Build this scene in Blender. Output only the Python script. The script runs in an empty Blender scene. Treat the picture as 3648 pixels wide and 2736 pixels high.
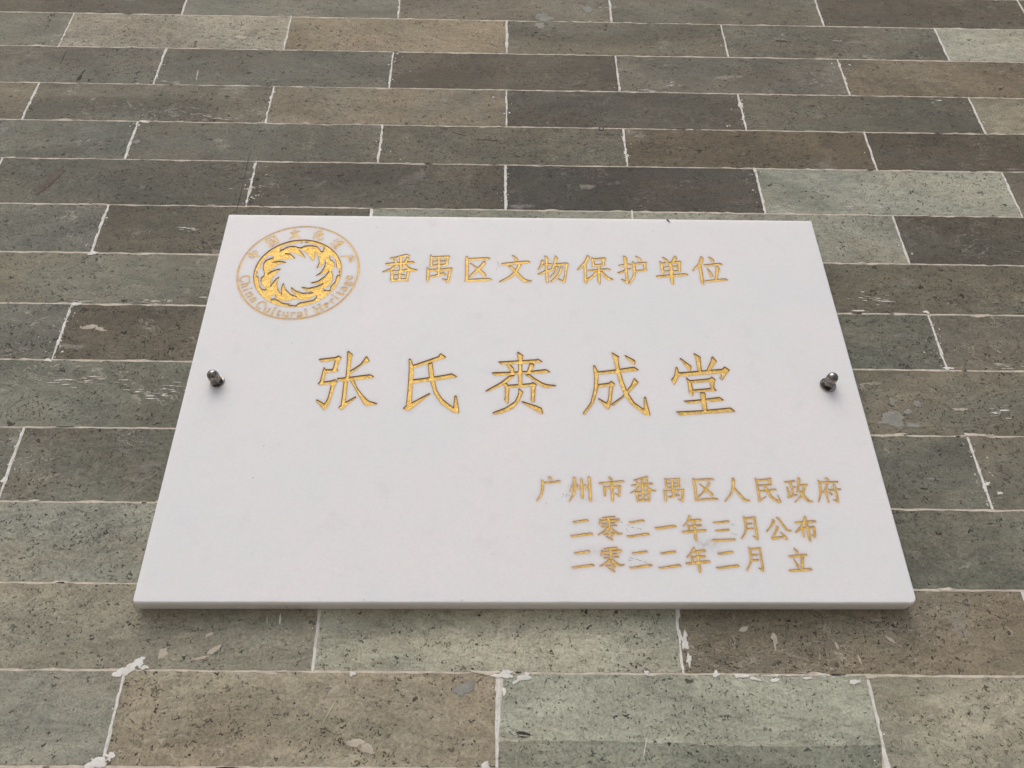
import bpy, bmesh, math, random
import numpy as np
from mathutils import Vector, Matrix
from mathutils.geometry import delaunay_2d_cdt

random.seed(7)
rng = np.random.default_rng(11)
scene = bpy.context.scene
COL = scene.collection

# ------------------------------------------------------------------ camera
# wall coordinates: x to the right, z up, the wall faces -y; the plaque's front face is y = 0
Z0 = 2.0                      # height of the plaque's centre above the ground
cam_d = bpy.data.cameras.new('camera')
cam = bpy.data.objects.new('camera', cam_d)
COL.objects.link(cam)
cam_d.sensor_fit = 'HORIZONTAL'
cam_d.sensor_width = 36.0
cam_d.lens = 28.125
cam_d.clip_start = 0.02
cam_d.clip_end = 500
_r = Vector((0.99975935, -0.02119877, -0.00564437))
_u = Vector((-0.00649637, -0.53184897, 0.84681431))
_b = Vector((-0.02095338, -0.84657385, -0.53185869))
M = Matrix(((_r.x, _u.x, _b.x), (_r.y, _u.y, _b.y), (_r.z, _u.z, _b.z))).to_4x4()
M.translation = Vector((-0.026795, -0.606265, Z0 - 0.383512))
cam.matrix_world = M
scene.camera = cam

# ------------------------------------------------------------------ light: an overcast sky
SUN_ELEV, SUN_AZ = math.radians(55), math.radians(-16)   # azimuth measured from straight in front of the wall
world = bpy.data.worlds.new('World')
scene.world = world
world.use_nodes = True
wn = world.node_tree
sky = wn.nodes.new('ShaderNodeTexSky')
sky.sky_type = 'NISHITA'
sky.sun_disc = False
sky.sun_elevation = SUN_ELEV
sky.sun_rotation = math.radians(180) - SUN_AZ
sky.air_density = 1.0
sky.dust_density = 3.9
sky.ozone_density = 1.0
bgn = wn.nodes['Background']
bgn.inputs['Strength'].default_value = 0.118
wn.links.new(sky.outputs[0], bgn.inputs['Color'])
sun_d = bpy.data.lights.new('sun', 'SUN')
sun_d.energy = 1.16
sun_d.angle = math.radians(54)
sun_d.color = (1.0, 0.985, 0.97)
sun = bpy.data.objects.new('sun', sun_d)
COL.objects.link(sun)
sd = Vector((math.sin(SUN_AZ) * math.cos(SUN_ELEV), -math.cos(SUN_AZ) * math.cos(SUN_ELEV), math.sin(SUN_ELEV)))
sun.rotation_euler = sd.to_track_quat('Z', 'Y').to_euler()
sun.location = (-1, -4, 6)
vs = scene.view_settings
vs.view_transform = 'Standard'
vs.look = 'None'
vs.gamma = 1.0
vs.use_curve_mapping = False
vs.exposure = 0.13

# ------------------------------------------------------------------ traced outlines, millimetres from the plaque's centre
# 'P' closed outline x,y ... ; 'S' brush stroke x,y,width ...
GLYPHS={
'title0':'''P -187.13,22.25 -186.41,23.11 -171.97,25.08 -169.7,27.01 -166.54,24.63 -167.2,23.02 -168.37,20.52 -169.76,12.58 -168.12,10.73 -168.51,9.4 -178.81,7.61 -180.18,8.82 -179.42,11.77 -173.39,12.06 -172.37,20.48 -172.19,21.48 -183.71,19.49
P -181.26,14.46 -179.42,11.77 -179.19,7.36 -179.78,-1.38 -172.04,0.13 -170.16,1.45 -167.42,-1.28 -167.72,-2.25 -169.25,-4.9 -170.06,-12.07 -172.41,-24.77 -175.46,-31.05 -184.19,-21.35 -183.48,-19.71 -176.25,-24.33 -174.08,-17.29 -172.74,-4.45 -181.03,-4.51 -181.69,-5.72 -184.98,-3.58 -183.05,-1.16 -182.1,9.54
P -161.09,32.03 -156.49,27.63 -157.69,25.11 -157.39,3.88 -158.47,-1.45 -158.11,-22.34 -150.1,-16.41 -149.16,-17.82 -157.85,-26.76 -160.04,-30.48 -164.09,-27.96 -161.95,-25.63 -161.97,-1 -160.73,3.85 -161.36,22.57 -162.25,31.11
P -144.17,26.73 -140.76,21 -146.03,17.72 -157.79,5.82 -157.81,9.98 -148.91,17.7 -145.6,24.21
P -168.51,1.95 -167.44,2.59 -160.6,3.37 -138.89,6.85 -135.38,4.05 -136.5,2.83 -153.16,0.28 -159.36,-0.74 -166.05,-0.79
P -156.39,0.01 -153.18,0.52 -149.34,-7.63 -142.89,-16.13 -138.04,-21.03 -130.22,-23.45 -130.51,-24.71 -139.17,-26.17 -141.71,-24.56 -148.34,-13.8''',
'title1':'''P -101.31,17.11 -79,26.8 -77.06,30.25 -71.68,26.11 -72.67,24.84 -83.3,20.74 -100.69,13.65
P -105.64,23.55 -103.99,23.82 -101.1,17.11 -100.43,-1 -100.34,-22.4 -85.18,-12.63 -84.11,-13.81 -99,-27.98 -102.99,-31.25 -107.66,-28.74 -104.96,-25.47 -104.5,-10.63 -104.81,13.61
P -100.79,1.66 -86.2,3.96 -68.72,7.52 -66.08,8.42 -61.03,4.89 -62.03,3.91 -81.54,0.59 -100.54,-2.45
P -88.17,18.71 -84.1,20.24 -82.29,7.9 -80.66,-0.85 -78.64,-9.48 -73.41,-18.46 -63.45,-27.28 -62.64,-15.07 -60.82,-15.06 -58.32,-31.41 -58.66,-33.35 -62.87,-32.6 -73.99,-24.09 -80.9,-13.31 -84.74,-0.88 -86.25,4.93''',
'title2':'''P -6.91,31.98 -5.73,32.25 -0.95,28.24 -1.82,25.96 -2.46,18.43 -2.73,-3.63 -6.29,-3.66 -5.86,18.41 -6.02,23.41 -6.79,30.46
P -24.57,21.34 -6.24,22.9 8.8,23.93 12.58,24.82 16.19,21.84 15.41,20.98 -2.11,19.43 -15.84,18.42 -21.45,18.03
P -16.88,18.56 -13.34,18.84 -10.05,14.4 -9.88,9.46 -12.56,9.44 -14.2,12.88
P 4.14,19.74 7.47,20.02 8.87,17.28 4.81,10.57 1.49,10.05 3.23,15.5
P -30.09,9.05 -29.27,9.7 -13.38,10.42 4.82,11.55 18.96,13.64 22.93,10.71 22.16,9.72 3.94,8.34 -7.62,7.52 -26.98,5.99
P -14.22,6.48 -8.86,7.02 -16.3,-0.84 -19.98,-3.76 -34.2,-11.06 -35.83,-10.12 -20.8,0.1
P 0.01,7.58 4.15,8.35 8.8,3.73 15.67,-1.07 19.33,-2.5 27.49,-3.4 27.45,-4.61 19.21,-6.6 16.76,-6.37 9.94,-0.63
P -19.57,-2.8 -16.3,-1.32 -14.27,-6.13 -15.14,-22.98 -16.35,-22.99 -18.76,-19.01 -18.03,-17.12 -18.15,-6.16
P -15.89,-3.49 5,-1.64 6.87,-0.17 10.71,-3.05 9.22,-5.47 4.94,-5.02 -15.9,-6.62
P 5.16,-4.06 9.25,-4.02 8.08,-21.17 7.05,-22.12 4.48,-19.32 5.13,-16.95
P -6.12,-7.27 -5.1,-7.26 -1.68,-11.06 -3.56,-15.12 -5.85,-21.27 -11.14,-27.85 -19.97,-32.55 -27.15,-34.44 -28.96,-33.07 -28.37,-31.77 -18.37,-27.44 -9.48,-20.83 -6.17,-12.76
P -3.83,-21.02 -2.81,-20.31 9.41,-24.91 14.19,-27.21 15.25,-32.77 14.22,-33.8 8.11,-29.58 -1.44,-23.12''',
'title3':'''P 65.28,11.3 82.07,13.67 96.04,16.27 99.84,16.8 103.52,13.6 102.81,12.6 87.24,10.49 66.32,8.11
P 62.15,17.98 63.82,17.99 66.51,11.07 65.47,-2.14 64.4,-9.38 60.39,-21.75 51.6,-34.38 50,-32.78 57.58,-21.3 61.48,-7 62.62,5.14
P 65.47,-2.14 75.24,-0.61 77.67,1.59 81.11,-2.02 78.87,-4.46 75.49,-23.05 73.54,-27.74 72.26,-28.78 64.3,-17.47 65.24,-16.76 71.75,-21.43 73.72,-16.46 75.41,-4 65.02,-6.01
P 80.08,32.25 80.93,32.36 86.91,27.74 85.66,25.2 86.32,14.7 87.1,8.77 88.85,-0.51 92.38,-12.52 96.54,-21.02 104.44,-27.77 105.61,-15.28 107.24,-15.27 109.53,-33.54 108.61,-34.7 104.32,-33.34 94.26,-23.86 88.54,-14.45 84.72,-0.54 82.79,12.19 81.87,22.15
P 98.61,5.03 102.28,-0.16 99.77,-2.85 91.6,-12.05 77.18,-24.92 75.25,-23.52 76.13,-22.58 86.5,-14.47 94.34,-3.86 97.06,1.5
P 91.72,29.05 92.93,29.41 100.5,24.32 101.25,23.32 100.46,19.05 99.41,19.04 93.86,25.27''',
'title4':'''P 142.08,25.94 143.26,26.96 152.26,17.98 151,12.99 149.89,12.49 145.6,20.18
P 155.7,31.9 156.79,32.16 162.19,28.14 161.47,25.85 161.01,12.83 157.24,12.8 157.34,23.29 156.87,27.84
P 173.11,29.1 176.5,23.21 174.77,21.43 169.03,13.39 165.26,13.36 170.91,23.91 171.82,27.46
P 137.43,16.61 139.11,16.73 139.93,11.17 138.35,4.76 134.16,-2.83 131.87,3.24 134.83,6.69 136.33,10.65
P 139.48,10.92 156.83,12.79 180.18,15.22 182.68,17.99 187.01,13.78 183.18,10.04 178.34,2.62 176.82,3.59 178.86,10.49 138.55,6.47
P 145.47,5.3 146.31,5.41 148.91,2.88 150.14,-0.52 150.58,-6.81 149.91,-13.77 148.84,-14.11 146.4,-10.69 146.71,-1.52
P 148.88,2.64 167.45,4.98 169.18,6.96 172.62,3.31 170.86,1.1 169.9,-5.7 171.86,-7.86 170.93,-8.59 165.99,-8.62 166.59,-5.73 166.91,1.07 148.48,-0.54
P 149.7,-7.3 167.25,-5.48 171.41,-8.1 149.74,-10.18
P 156.15,-9.9 160.85,-10.1 161.17,-12.26 160.63,-16.31 160.66,-28.09 156.33,-28.58 156.41,-17.29
P 140.06,-19.07 156.61,-17.29 173.33,-14.79 176.65,-17.86 175.61,-18.81 143.79,-21.87
P 132.18,-30.14 155.93,-28.59 181.53,-25.61 185.1,-29.32 184.51,-30.03 135.44,-34.06''',
'head0':'''S -131.72,143.19,1.16 -125.85,144.42,2.08 -115.53,147.56,2.56 -112.63,146.21,1.56
S -121.02,145.64,2.46 -120.31,135.1,2.1 -120.27,126.94,2.1
S -127.66,142.79,1.7 -123.89,136.42,2.06
S -113.58,144.58,2.41 -115.43,140.64,2.17 -116.91,136.51,2.32
S -135.4,136.5,1.34 -132.91,135.85,2.52 -109.34,138.34,2.52 -107.21,137.77,0.9
S -123.44,135.06,2.62 -128.99,130,2.44 -137.5,125.61,1.12
S -118.28,136.03,2.47 -112.36,130.65,2.71 -108.76,128.66,2.9 -103.73,128.86,0.9
S -129.07,128.64,2.07 -128.08,122.36,2.07 -128,116.56,2.41 -127.41,113.25,1.02
S -128.4,126.62,2.03 -120.45,126.94,2.26 -111.55,128.85,2.72
S -111.9,128.85,2.53 -112.88,122.54,2.13 -113.38,114.08,1.75
S -120.97,126.93,1.91 -120.57,116.21,1.73
S -126.13,121.71,1.12 -124.24,121.73,1.79 -115.63,122.15,1.79
S -127.59,115.68,2.67 -113.55,116.73,2.23''',
'head1':'''S -91.46,148.34,1.05 -90.75,140.96,2.28 -90.56,133.19,2.1
S -90.77,144.87,2.31 -74.98,146,2.55 -72.9,146.72,1.84
S -74.32,147.17,2.53 -75.15,141.16,2.12 -74.93,135.21,1.75
S -90.6,134.1,2.05 -74.61,135.9,2.28
S -83.43,144.27,1.93 -83.1,134.2,2.1 -82.92,122.01,2.08
S -88.6,139.84,1.14 -86.31,139.64,2.07 -77.23,140.3,1.61
S -94.16,132.01,1.04 -93.4,127.27,2.25 -93.05,116.98,2.24 -92.72,113.66,1.03
S -93.45,128.4,2.49 -83.05,128.98,2.72 -72.65,130.24,2.72 -69.72,130.95,2.26
S -71.29,131.16,2.5 -72.13,125.28,2.3 -73.19,116.33,2.12 -74.09,112.77,1.08
S -73.48,114.99,2.56 -78.94,117.81,0.86
S -90.5,121.25,1.31 -88.57,120.6,2.24 -82.78,122.68,2.23 -78.34,124.31,2.23
S -79.11,126.32,0.98 -75.83,122.09,1.57''',
'head2':'''S -56.05,146.94,1.41 -55.57,141.41,2.63 -55.37,123.24,2.6 -55.44,114.76,2.42
S -55.42,142.79,2.76 -35.74,144.19,2.54 -32.92,144.23,1.62
S -55.47,116.09,2.67 -33.71,117.68,2.67 -31.11,117.05,0.88
S -57.36,115.85,0.87 -55.45,115.2,2.18
S -39.04,140.7,1.07 -38.66,138.41,2.9 -43.96,130.59,2.64 -49.76,123.75,2.26 -53.65,119.45,1.03
S -51.98,138.01,0.84 -45.02,131.03,2.07 -39.35,125,3.01 -37.57,121.66,1.9''',
'head3':'''S -10.5,148.69,1.04 -7.17,144.33,2.42 -6.31,141.8,2.07
S -21.1,138.17,0.89 -19.52,137.27,2.51 4.07,140.32,2.75 6.7,139.67,1.37
S -3.18,137.94,3.46 -4.45,133.81,2.43 -8.01,126.96,2.76 -13.61,120.6,2.3 -23.32,114.25,1.7
S -14.79,134.36,0.91 -12.51,134.16,2.33 -7.31,126.97,2.84 -0.45,118.08,3.08 2.3,116.11,3.32 8.18,115.86,1.11''',
'head4':'''S 18.51,143.04,1.17 19.34,140.98,2.29 17.81,136.37,1.66 15.04,130.41,1.3
S 19.21,136.16,1.8 24.18,137.59,2.28 28.58,137.65,1.38
S 21.67,148.64,0.8 23.34,145.18,2.72 23.1,136.89,2.12 23.26,124.19,2.1 23.08,117.91,2.27 23.47,113.47,1.05
S 14.22,125.43,0.9 16.48,125.01,2.19 23.59,129.61,2.41 27.83,130.57,2.05 30.48,136.53,2.18 31.69,141.13,2.14 32.91,145.77,2.66 31.95,148.77,0.77
S 31.2,137,2.74 42.52,138.28,2.75 44.8,138.08,1.61
S 43.23,138.52,2.81 42.22,131.2,1.92 40.74,120.81,1.91 39.08,114.1,2.09
S 39.14,115.43,2.58 33.91,119.47,0.65
S 33.42,135.19,2.48 32.38,130.63,1.81 29.38,124.71,1.71 26.3,120.86,1.18
S 37.96,134.34,2.14 35.75,127.04,2.01 32.04,120.7,2.14 26.63,114.84,1.59''',
'head5':'''S 64.13,149.66,1.16 64.86,146.87,2.86 61.28,139.67,2.67 57.51,135.04,2.18 53.59,130.43,1.39
S 61.26,139.21,2.13 60.99,124.64,2.11 60.92,117.02,2.64 61.26,113.69,1.07
S 68.77,146.93,0.92 69.25,142.99,2.19 69.81,134.73,1.99
S 70.05,144.62,2.08 79.68,145.44,2.31 82.2,145.94,2.3
S 80.78,145.92,2.82 79.46,139.44,1.96 80.54,137.16,1.63
S 69.92,136.56,2.28 80.59,137.84,2.29
S 75.01,136.17,2.48 74.69,128.42,2.28 74.01,117.62,2.28 74.4,112.96,1.07
S 63.75,130.2,1.14 66,129.68,2.04 83.01,131.93,2.05 86.13,131.29,0.92
S 72.62,128.85,2.68 68.41,122.93,2.38 61.82,117.48,2.24
S 76.48,128.9,2.32 81.6,121.74,2.76 83.91,119.75,2.92 87.87,119.13,0.9''',
'head6':'''S 100.24,149.42,0.84 101.93,146.19,3.01 101.69,138.8,2.16 101.81,127.4,1.96 101.59,118.4,2.13 101.71,113.5,1.42
S 101.37,115.72,2.66 95.75,119.45,0.67
S 94.66,137.1,0.93 96.57,136.67,2.06 104.81,138.15,2.06 107.27,137.95,0.93
S 92.91,127.97,0.69 95.15,127.54,1.99 102.11,131.03,2.16 106.71,133.36,0.65
S 112.52,149.35,0.9 115.77,145.9,2.17 116.59,143.13,2.58
S 108.89,142.34,0.96 109.75,137.98,2.56 109.56,129.76,2.11 108.45,122.96,2.11 103.1,113.51,1.44
S 110.54,138.91,2.28 120.24,140.41,2.3 122.88,140.21,2.33
S 121.34,140.89,2.81 120.21,134.45,2.18 121.63,130.81,1.62
S 109.74,129.76,2.27 121.47,131.04,1.82''',
'head7':'''S 139.44,148.3,0.9 142.76,144.39,2.59 143.48,141.17,1.97
S 151.77,150.09,1.14 151.99,147.3,3 148.51,141.69,2.21
S 136.2,142.92,0.82 137.59,139.25,2.46 137.69,130.1,2.39 138.18,126.48,1.13
S 137.64,139.71,2.06 154.58,142,2.3 157.13,142.49,2.29
S 155.79,143.17,2.84 154.74,135.79,2.5 154.63,130.31,2.17
S 138.34,129.66,1.82 155.74,130.78,1.6
S 146.45,140.74,2.74 146.33,130.21,2.88 145.79,117.58,2.69 146.13,112.9,1.1
S 139.99,135.15,1.15 142.11,135.17,1.83 152.52,136.45,1.83
S 130.69,123.68,0.91 132.73,123.03,2.48 159.4,126.06,2.49 162.31,125.42,0.92''',
'head8':'''S 178.15,149.5,1.2 178.68,146.71,2.99 176.04,140.19,2.89 171.88,135.54,1.72 167.73,130.7,1.33
S 175.2,139.26,3.01 175.71,129.66,2.4 175.45,118.38,2.55 175.61,113.03,1.28
S 185.82,149.36,0.91 188.97,144.98,2.59 189.12,142.2,1.9
S 179.98,139.09,0.93 181.42,137.96,2.31 195.56,139.98,2.32 198.31,139.32,0.95
S 182.52,134.3,0.62 184.95,127.5,2.42 185.44,123.44,2.49
S 191.96,137.17,0.84 192.99,134.43,3.06 190.93,126.21,2.07 189.15,119.88,2.06
S 178.11,118.63,0.92 180.1,117.76,2.25 198.33,120.22,2.26 200.65,119.35,0.69''',
'gov0':'''S 18.32,-93.69,0.69 19.88,-95.67,1.7 20.27,-97.05,0.92
S 12.47,-96.69,0.66 13.12,-99.64,1.62 12.8,-104.73,1.61 11.6,-110.17,1.43 8.09,-115.76,0.79
S 13.3,-99.44,1.26 21.58,-98.82,1.18 26.65,-98.01,1.49 27.9,-98.2,0.59''',
'gov1':'''S 37.49,-100.91,0.79 37,-103.85,1 35.59,-107.36,0.89
S 39.07,-94,0.57 39.9,-95.58,1.82 39.71,-103.45,1.72 38.93,-108.51,1.49 34.85,-116.04,0.53
S 41.82,-100.5,0.56 43.11,-103.43,1.49 43.48,-105.38,1.02
S 44.97,-95.16,0.57 45.72,-96.74,1.64 45.6,-107.32,1.51 45.54,-111.97,1.72 45.81,-113.51,0.8
S 47.76,-100.48,0.57 49.39,-103.41,1.5 49.93,-105.36,1.03
S 51.38,-93.55,0.58 52.27,-95.13,1.75 52.2,-104.57,1.62 52.17,-114.25,1.72 52.42,-116.17,0.79''',
'gov2':'''S 68.56,-93.67,0.59 70.23,-95.64,1.56 70.86,-96.95,1.07
S 60.05,-99.56,0.6 61.83,-99.83,1.49 80.37,-97.78,1.38 81.24,-98.17,0.48
S 70.43,-99.4,1.99 70.35,-104.1,1.73 70.28,-113.41,1.51 70.36,-116.3,0.79
S 64.03,-101.98,0.55 64.55,-104.91,1.63 64.28,-111.51,1.07
S 64.45,-103.74,1.36 75.66,-102.71,1.56 78.04,-102.11,1.54
S 77.14,-102.12,1.61 76.57,-107.2,1.43 75.87,-111.66,1.24
S 75.93,-110.88,1.57 72.69,-108.77,0.59''',
'gov3':'''S 89.08,-96.87,0.58 93.81,-95.74,1.17 100.5,-93.92,1.49 101.58,-94.04,0.81
S 96.13,-96.12,1.47 96.23,-100.86,1.45 95.8,-107.51,1.27 95.83,-114.86,1.37
S 91.3,-97.53,0.71 93.35,-100.87,1.56
S 100.65,-96.1,1.24 99.23,-99.67,1.06
S 87,-101.29,0.71 88.97,-101.48,1.25 103.92,-99.73,1.26 105.06,-99.84,0.48
S 94.34,-101.85,1.44 90.39,-105.78,1.16 85.69,-108.33,0.55
S 98,-101.25,1.39 101.6,-104.95,1.99 103.65,-106.12,1.39 107.06,-106.1,0.47
S 90.66,-106.75,1.46 91.08,-112.18,1.45 91.09,-116.03,1.15
S 90.77,-107.53,1.17 96.35,-107.31,1.24 101.45,-106.51,1.35
S 101.11,-106.32,1.63 100.8,-112.53,1.36 100.37,-115.8,1.14
S 91.36,-111.02,0.85 100.74,-110.21,0.85
S 91.01,-114.88,1.35 100.68,-114.45,1.35''',
'gov4':'''S 115.64,-94.85,0.57 116.16,-98.41,1.41 116.24,-104.31,1.1
S 116.04,-96.24,1.39 126.08,-95.6,1.39 128.12,-95.19,1.17
S 127.24,-95,1.62 126.57,-99.16,1.39 126.88,-102.7,1.12
S 115.79,-103.53,1.17 127.08,-102.5,1.17
S 121.63,-96.41,1.39 121.24,-103.11,1.39 121.3,-110.52,1.39
S 117.28,-99.79,0.47 121.28,-99.57,1.38 124.76,-99.16,0.39
S 113.62,-105.29,0.57 114.38,-108.21,1.4 114.21,-114.79,1.38 114.35,-116.13,0.81
S 114.35,-106.85,1.24 128.51,-105.62,1.36 130.38,-105.03,1.14
S 129.48,-105.03,1.73 129.02,-108.93,1.36 127.6,-116.28,1.06
S 127.92,-115.12,1.39 124.52,-113.59,0.4
S 116.51,-111.69,0.71 118.1,-111.88,1.22 124.03,-110.12,1.21
S 123.85,-108.56,0.48 125.92,-110.88,1.27''',
'gov5':'''S 139.28,-94.55,0.57 139.89,-98.31,1.68 139.98,-108.89,1.53 139.38,-114.89,1.37
S 139.96,-96.33,1.39 154.78,-95.47,1.4 156.72,-95.86,0.49
S 138.87,-114.7,1.23 145.77,-113.9,1.35 155.53,-113.28,1.36 157.79,-113.78,0.4
S 152.24,-98.06,0.75 152.29,-99.05,1.46 149.19,-104.56,1.25 141.78,-111.6,0.77
S 144.03,-99.87,0.73 148.8,-104.76,1.46 152.9,-109.03,1.81 153.76,-110.58,0.99''',
'gov6':'''S 172.6,-94.25,0.65 173.19,-95.86,1.79 171.7,-103.34,1.43 168.53,-109.69,1.11 163.16,-115.73,0.65
S 172.07,-102.54,1.21 178.75,-112.8,1.75 180.39,-114.62,1.86 184.28,-114.61,0.53''',
'gov7':'''S 191.68,-94.27,0.54 192.53,-97.38,1.34 192.32,-110.12,1.41 192.11,-115.62,1.4
S 192.18,-96.58,1.34 203.21,-95.46,1.5 205.08,-94.64,1.42
S 204.34,-94.64,1.48 203.39,-100.01,1.29 204.57,-100.27,1.12
S 192.63,-101.13,1.18 204.08,-100.28,1.18
S 198.77,-101.1,1.33 199.89,-105.88,1.96 203.16,-112.18,1.78 208.53,-116.08,1.67
S 209.21,-116.34,1.36 208.08,-109.8,0.53
S 192.95,-106.43,1.16 199.45,-105.61,1.32 207.7,-104.68,1.27
S 191.96,-115.1,1.18 198.01,-111.05,0.38''',
'gov8':'''S 215.84,-97.82,0.55 217.54,-97.97,1.18 225.16,-96.81,1.17
S 220.78,-97.8,1.46 221.12,-103.67,1.29 221.11,-110.01,1.28
S 221.03,-102.87,1.06 224.82,-102.32,1.06
S 217.17,-102.51,0.74 217.67,-106.33,1.24 217.44,-111.34,1.01
S 216.12,-111.87,1.21 224.69,-109.21,0.81
S 228.23,-93.73,0.67 228.71,-95.07,1.51 227.29,-100.98,1.15 224.56,-107.36,0.65
S 227.35,-100.71,1.19 232.82,-100.42,1.29 234.84,-100.15,1.07
S 231.97,-100.96,1.63 229.95,-107.34,1.39 226.66,-111.57,1.09 221.11,-116.29,0.55
S 226.17,-104.18,1.01 229.09,-109.19,1.9 232.8,-114.95,1.69 236.35,-115.46,0.65''',
'gov9':'''S 250.97,-93.9,0.82 252.9,-95.24,1.4 253.74,-95.93,0.93
S 244.59,-95.97,0.55 245.37,-99.3,1.55 244.33,-108.34,1.16 241.01,-115.7,0.65
S 245.1,-98.23,1.2 259.08,-97.52,1.09 261.49,-97.35,0.76
S 251.67,-99.81,1.2 249.15,-104.62,1.09 244.97,-108.07,0.83
S 249.03,-105.15,1.47 249.36,-110.43,1.14 249.27,-116.45,1.02
S 251.02,-105.03,0.65 253.48,-105.02,1.07 262.03,-104.14,1.07
S 256.97,-99.25,0.76 257.49,-102.45,1.7 257.53,-106.7,1.36 257.58,-113.02,1.43 257.06,-116.42,0.89
S 257.17,-114.86,1.56 253.5,-113.82,0.56
S 251.58,-106.99,0.69 253.75,-109.36,1.37''',
'pub0':'''S 36.9,-133.7,0.45 38.1,-134.18,1.3 47.98,-132.66,1.41 49.24,-133.21,0.45
S 34.34,-145.43,0.44 35.97,-146.15,1.38 50.64,-144.1,1.46 52.22,-144.94,0.45''',
'pub1':'''S 60.73,-130.56,0.53 62.3,-130.75,1.34 70.64,-129.6,1.27 71.22,-129.86,0.69
S 58.92,-131.5,0.64 59.01,-133.93,1.25 58.27,-136.16,0.83
S 59.32,-133.37,1.19 72.4,-132.02,1.34 74.66,-132.2,1.28
S 74.03,-131.27,1.45 72.23,-134.26,0.76
S 66.01,-130.55,1.59 65.99,-135.77,1.48 66.1,-139.1,1.69
S 60.58,-135.6,0.96 63.92,-135.4,0.96
S 59.73,-137.82,0.6 61.47,-138,1.04 64.27,-137.81,0.96
S 67.46,-134.83,0.75 70.96,-134.82,0.97
S 67.98,-137.24,0.96 72.2,-136.93,0.89
S 65.58,-139.1,1.58 61.54,-142.06,1.26 56.49,-145,0.84
S 66.63,-139.1,1.12 70.89,-142.77,1.5 73.21,-144.23,1.34 76.11,-143.67,0.65
S 64.58,-140.95,1.03 66.31,-143.51,1.1
S 61.05,-144.26,0.45 62.41,-144.69,1.09 69.8,-143.32,1.16
S 69.47,-143.14,1.09 67.12,-146.8,1.09
S 62.82,-146.26,0.37 65.32,-147.71,0.97 67.91,-149.34,1.04''',
'pub2':'''S 82.45,-133.56,0.46 83.61,-134.41,1.19 93.41,-132.7,1.41 94.76,-133.37,0.46
S 79.72,-145.49,0.45 81.03,-146.4,1.24 96.35,-144.16,1.46 97.69,-144.71,0.45''',
'pub3':'''S 102.71,-138.7,0.46 104.75,-139.28,1.48 118.61,-137.46,1.55 120.49,-137.83,0.46''',
'pub4':'''S 131.86,-128.16,0.52 132.17,-129.96,1.79 129.94,-133.71,1.15 126.15,-137.44,0.75
S 131.46,-132.77,1.31 140.02,-132,1.58 141.41,-132.18,0.69
S 129.64,-136.13,0.52 130.27,-138.17,1.31 130.38,-141.5,1.22
S 129.83,-137.43,1.19 141,-136.58,1.34
S 124.45,-141.95,0.53 126.07,-142.43,1.55 143.76,-140.91,1.48 144.23,-141.27,0.54
S 135.27,-133.32,1.72 135.03,-140.75,1.42 134.96,-148.08,1.64 135.18,-149.9,0.65''',
'pub5':'''S 150.82,-134.21,0.53 153.1,-134.31,1.12 163.13,-133.23,1.35 164.09,-133.42,0.54
S 151.8,-140.99,0.53 153.17,-141.25,1.11 162.06,-140.37,1.26 163.01,-140.59,0.54
S 147.86,-149.14,0.53 149.21,-149.43,1.32 166.04,-148.66,1.32 166.74,-148.66,0.52''',
'pub6':'''S 176.61,-128.76,0.53 177.14,-132.07,1.55 177.18,-137.29,1.34 175.57,-142.84,1.13 171.77,-148.06,0.72
S 177.56,-130.57,1.27 184.06,-129.79,1.35 186.01,-129.79,1.37
S 185.04,-129.23,1.32 185.06,-135.41,1.45 184.84,-145.02,1.44 184.71,-148.86,1
S 184.69,-147.95,1.56 181.58,-145.69,0.39
S 177.68,-135.24,1.12 182.67,-134.97,1.05
S 177.14,-139.7,1.18 182.85,-139.13,1.04''',
'pub7':'''S 199.76,-131.17,0.62 200.33,-132.93,1.65 197.55,-137.6,1.05 193.1,-141.87,0.79
S 203.21,-129.73,0.56 204.5,-130.48,1.28 209.47,-139.8,1.5 210.98,-141.09,1.41 213.62,-141.08,0.53
S 202.27,-136.85,0.69 202.7,-138.33,1.57 200.13,-142.78,1.18 197.23,-147.19,1.44
S 196.21,-147.01,0.55 197.83,-147.74,1.54 206.88,-146.07,1.23
S 204.45,-142.21,0.47 206.95,-145.7,1.57 208.32,-148.62,1.24''',
'pub8':'''S 226.37,-128.45,0.56 226.98,-129.84,1.75 224.94,-133.79,1.32 222.17,-137.9,1.63 216.68,-142.55,0.98
S 217.68,-133.82,0.47 219.02,-134.19,1.36 233.46,-132.83,1.51 235.36,-133.09,0.55
S 223.08,-138.64,1.52 222.67,-144.19,1.31 222.72,-146.57,0.74
S 222.34,-138.83,1.34 232.02,-138.06,1.5 233.47,-137.87,1.11
S 232.59,-137.87,1.45 232.12,-142.69,1.5 231.41,-146.92,0.92
S 231.5,-145.63,1.82 229.1,-144.54,0.4
S 227.24,-133.79,1.12 227.29,-137.89,1.62 226.99,-147.11,1.61 227.05,-150.22,0.88''',
'est0':'''S 36.65,-159.96,0.47 38.18,-160.42,1.29 48.01,-158.88,1.38 49.01,-159.25,0.47
S 34.12,-171.61,0.46 35.63,-172.15,1.17 50.23,-170.13,1.45 51.95,-170.77,0.46''',
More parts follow.
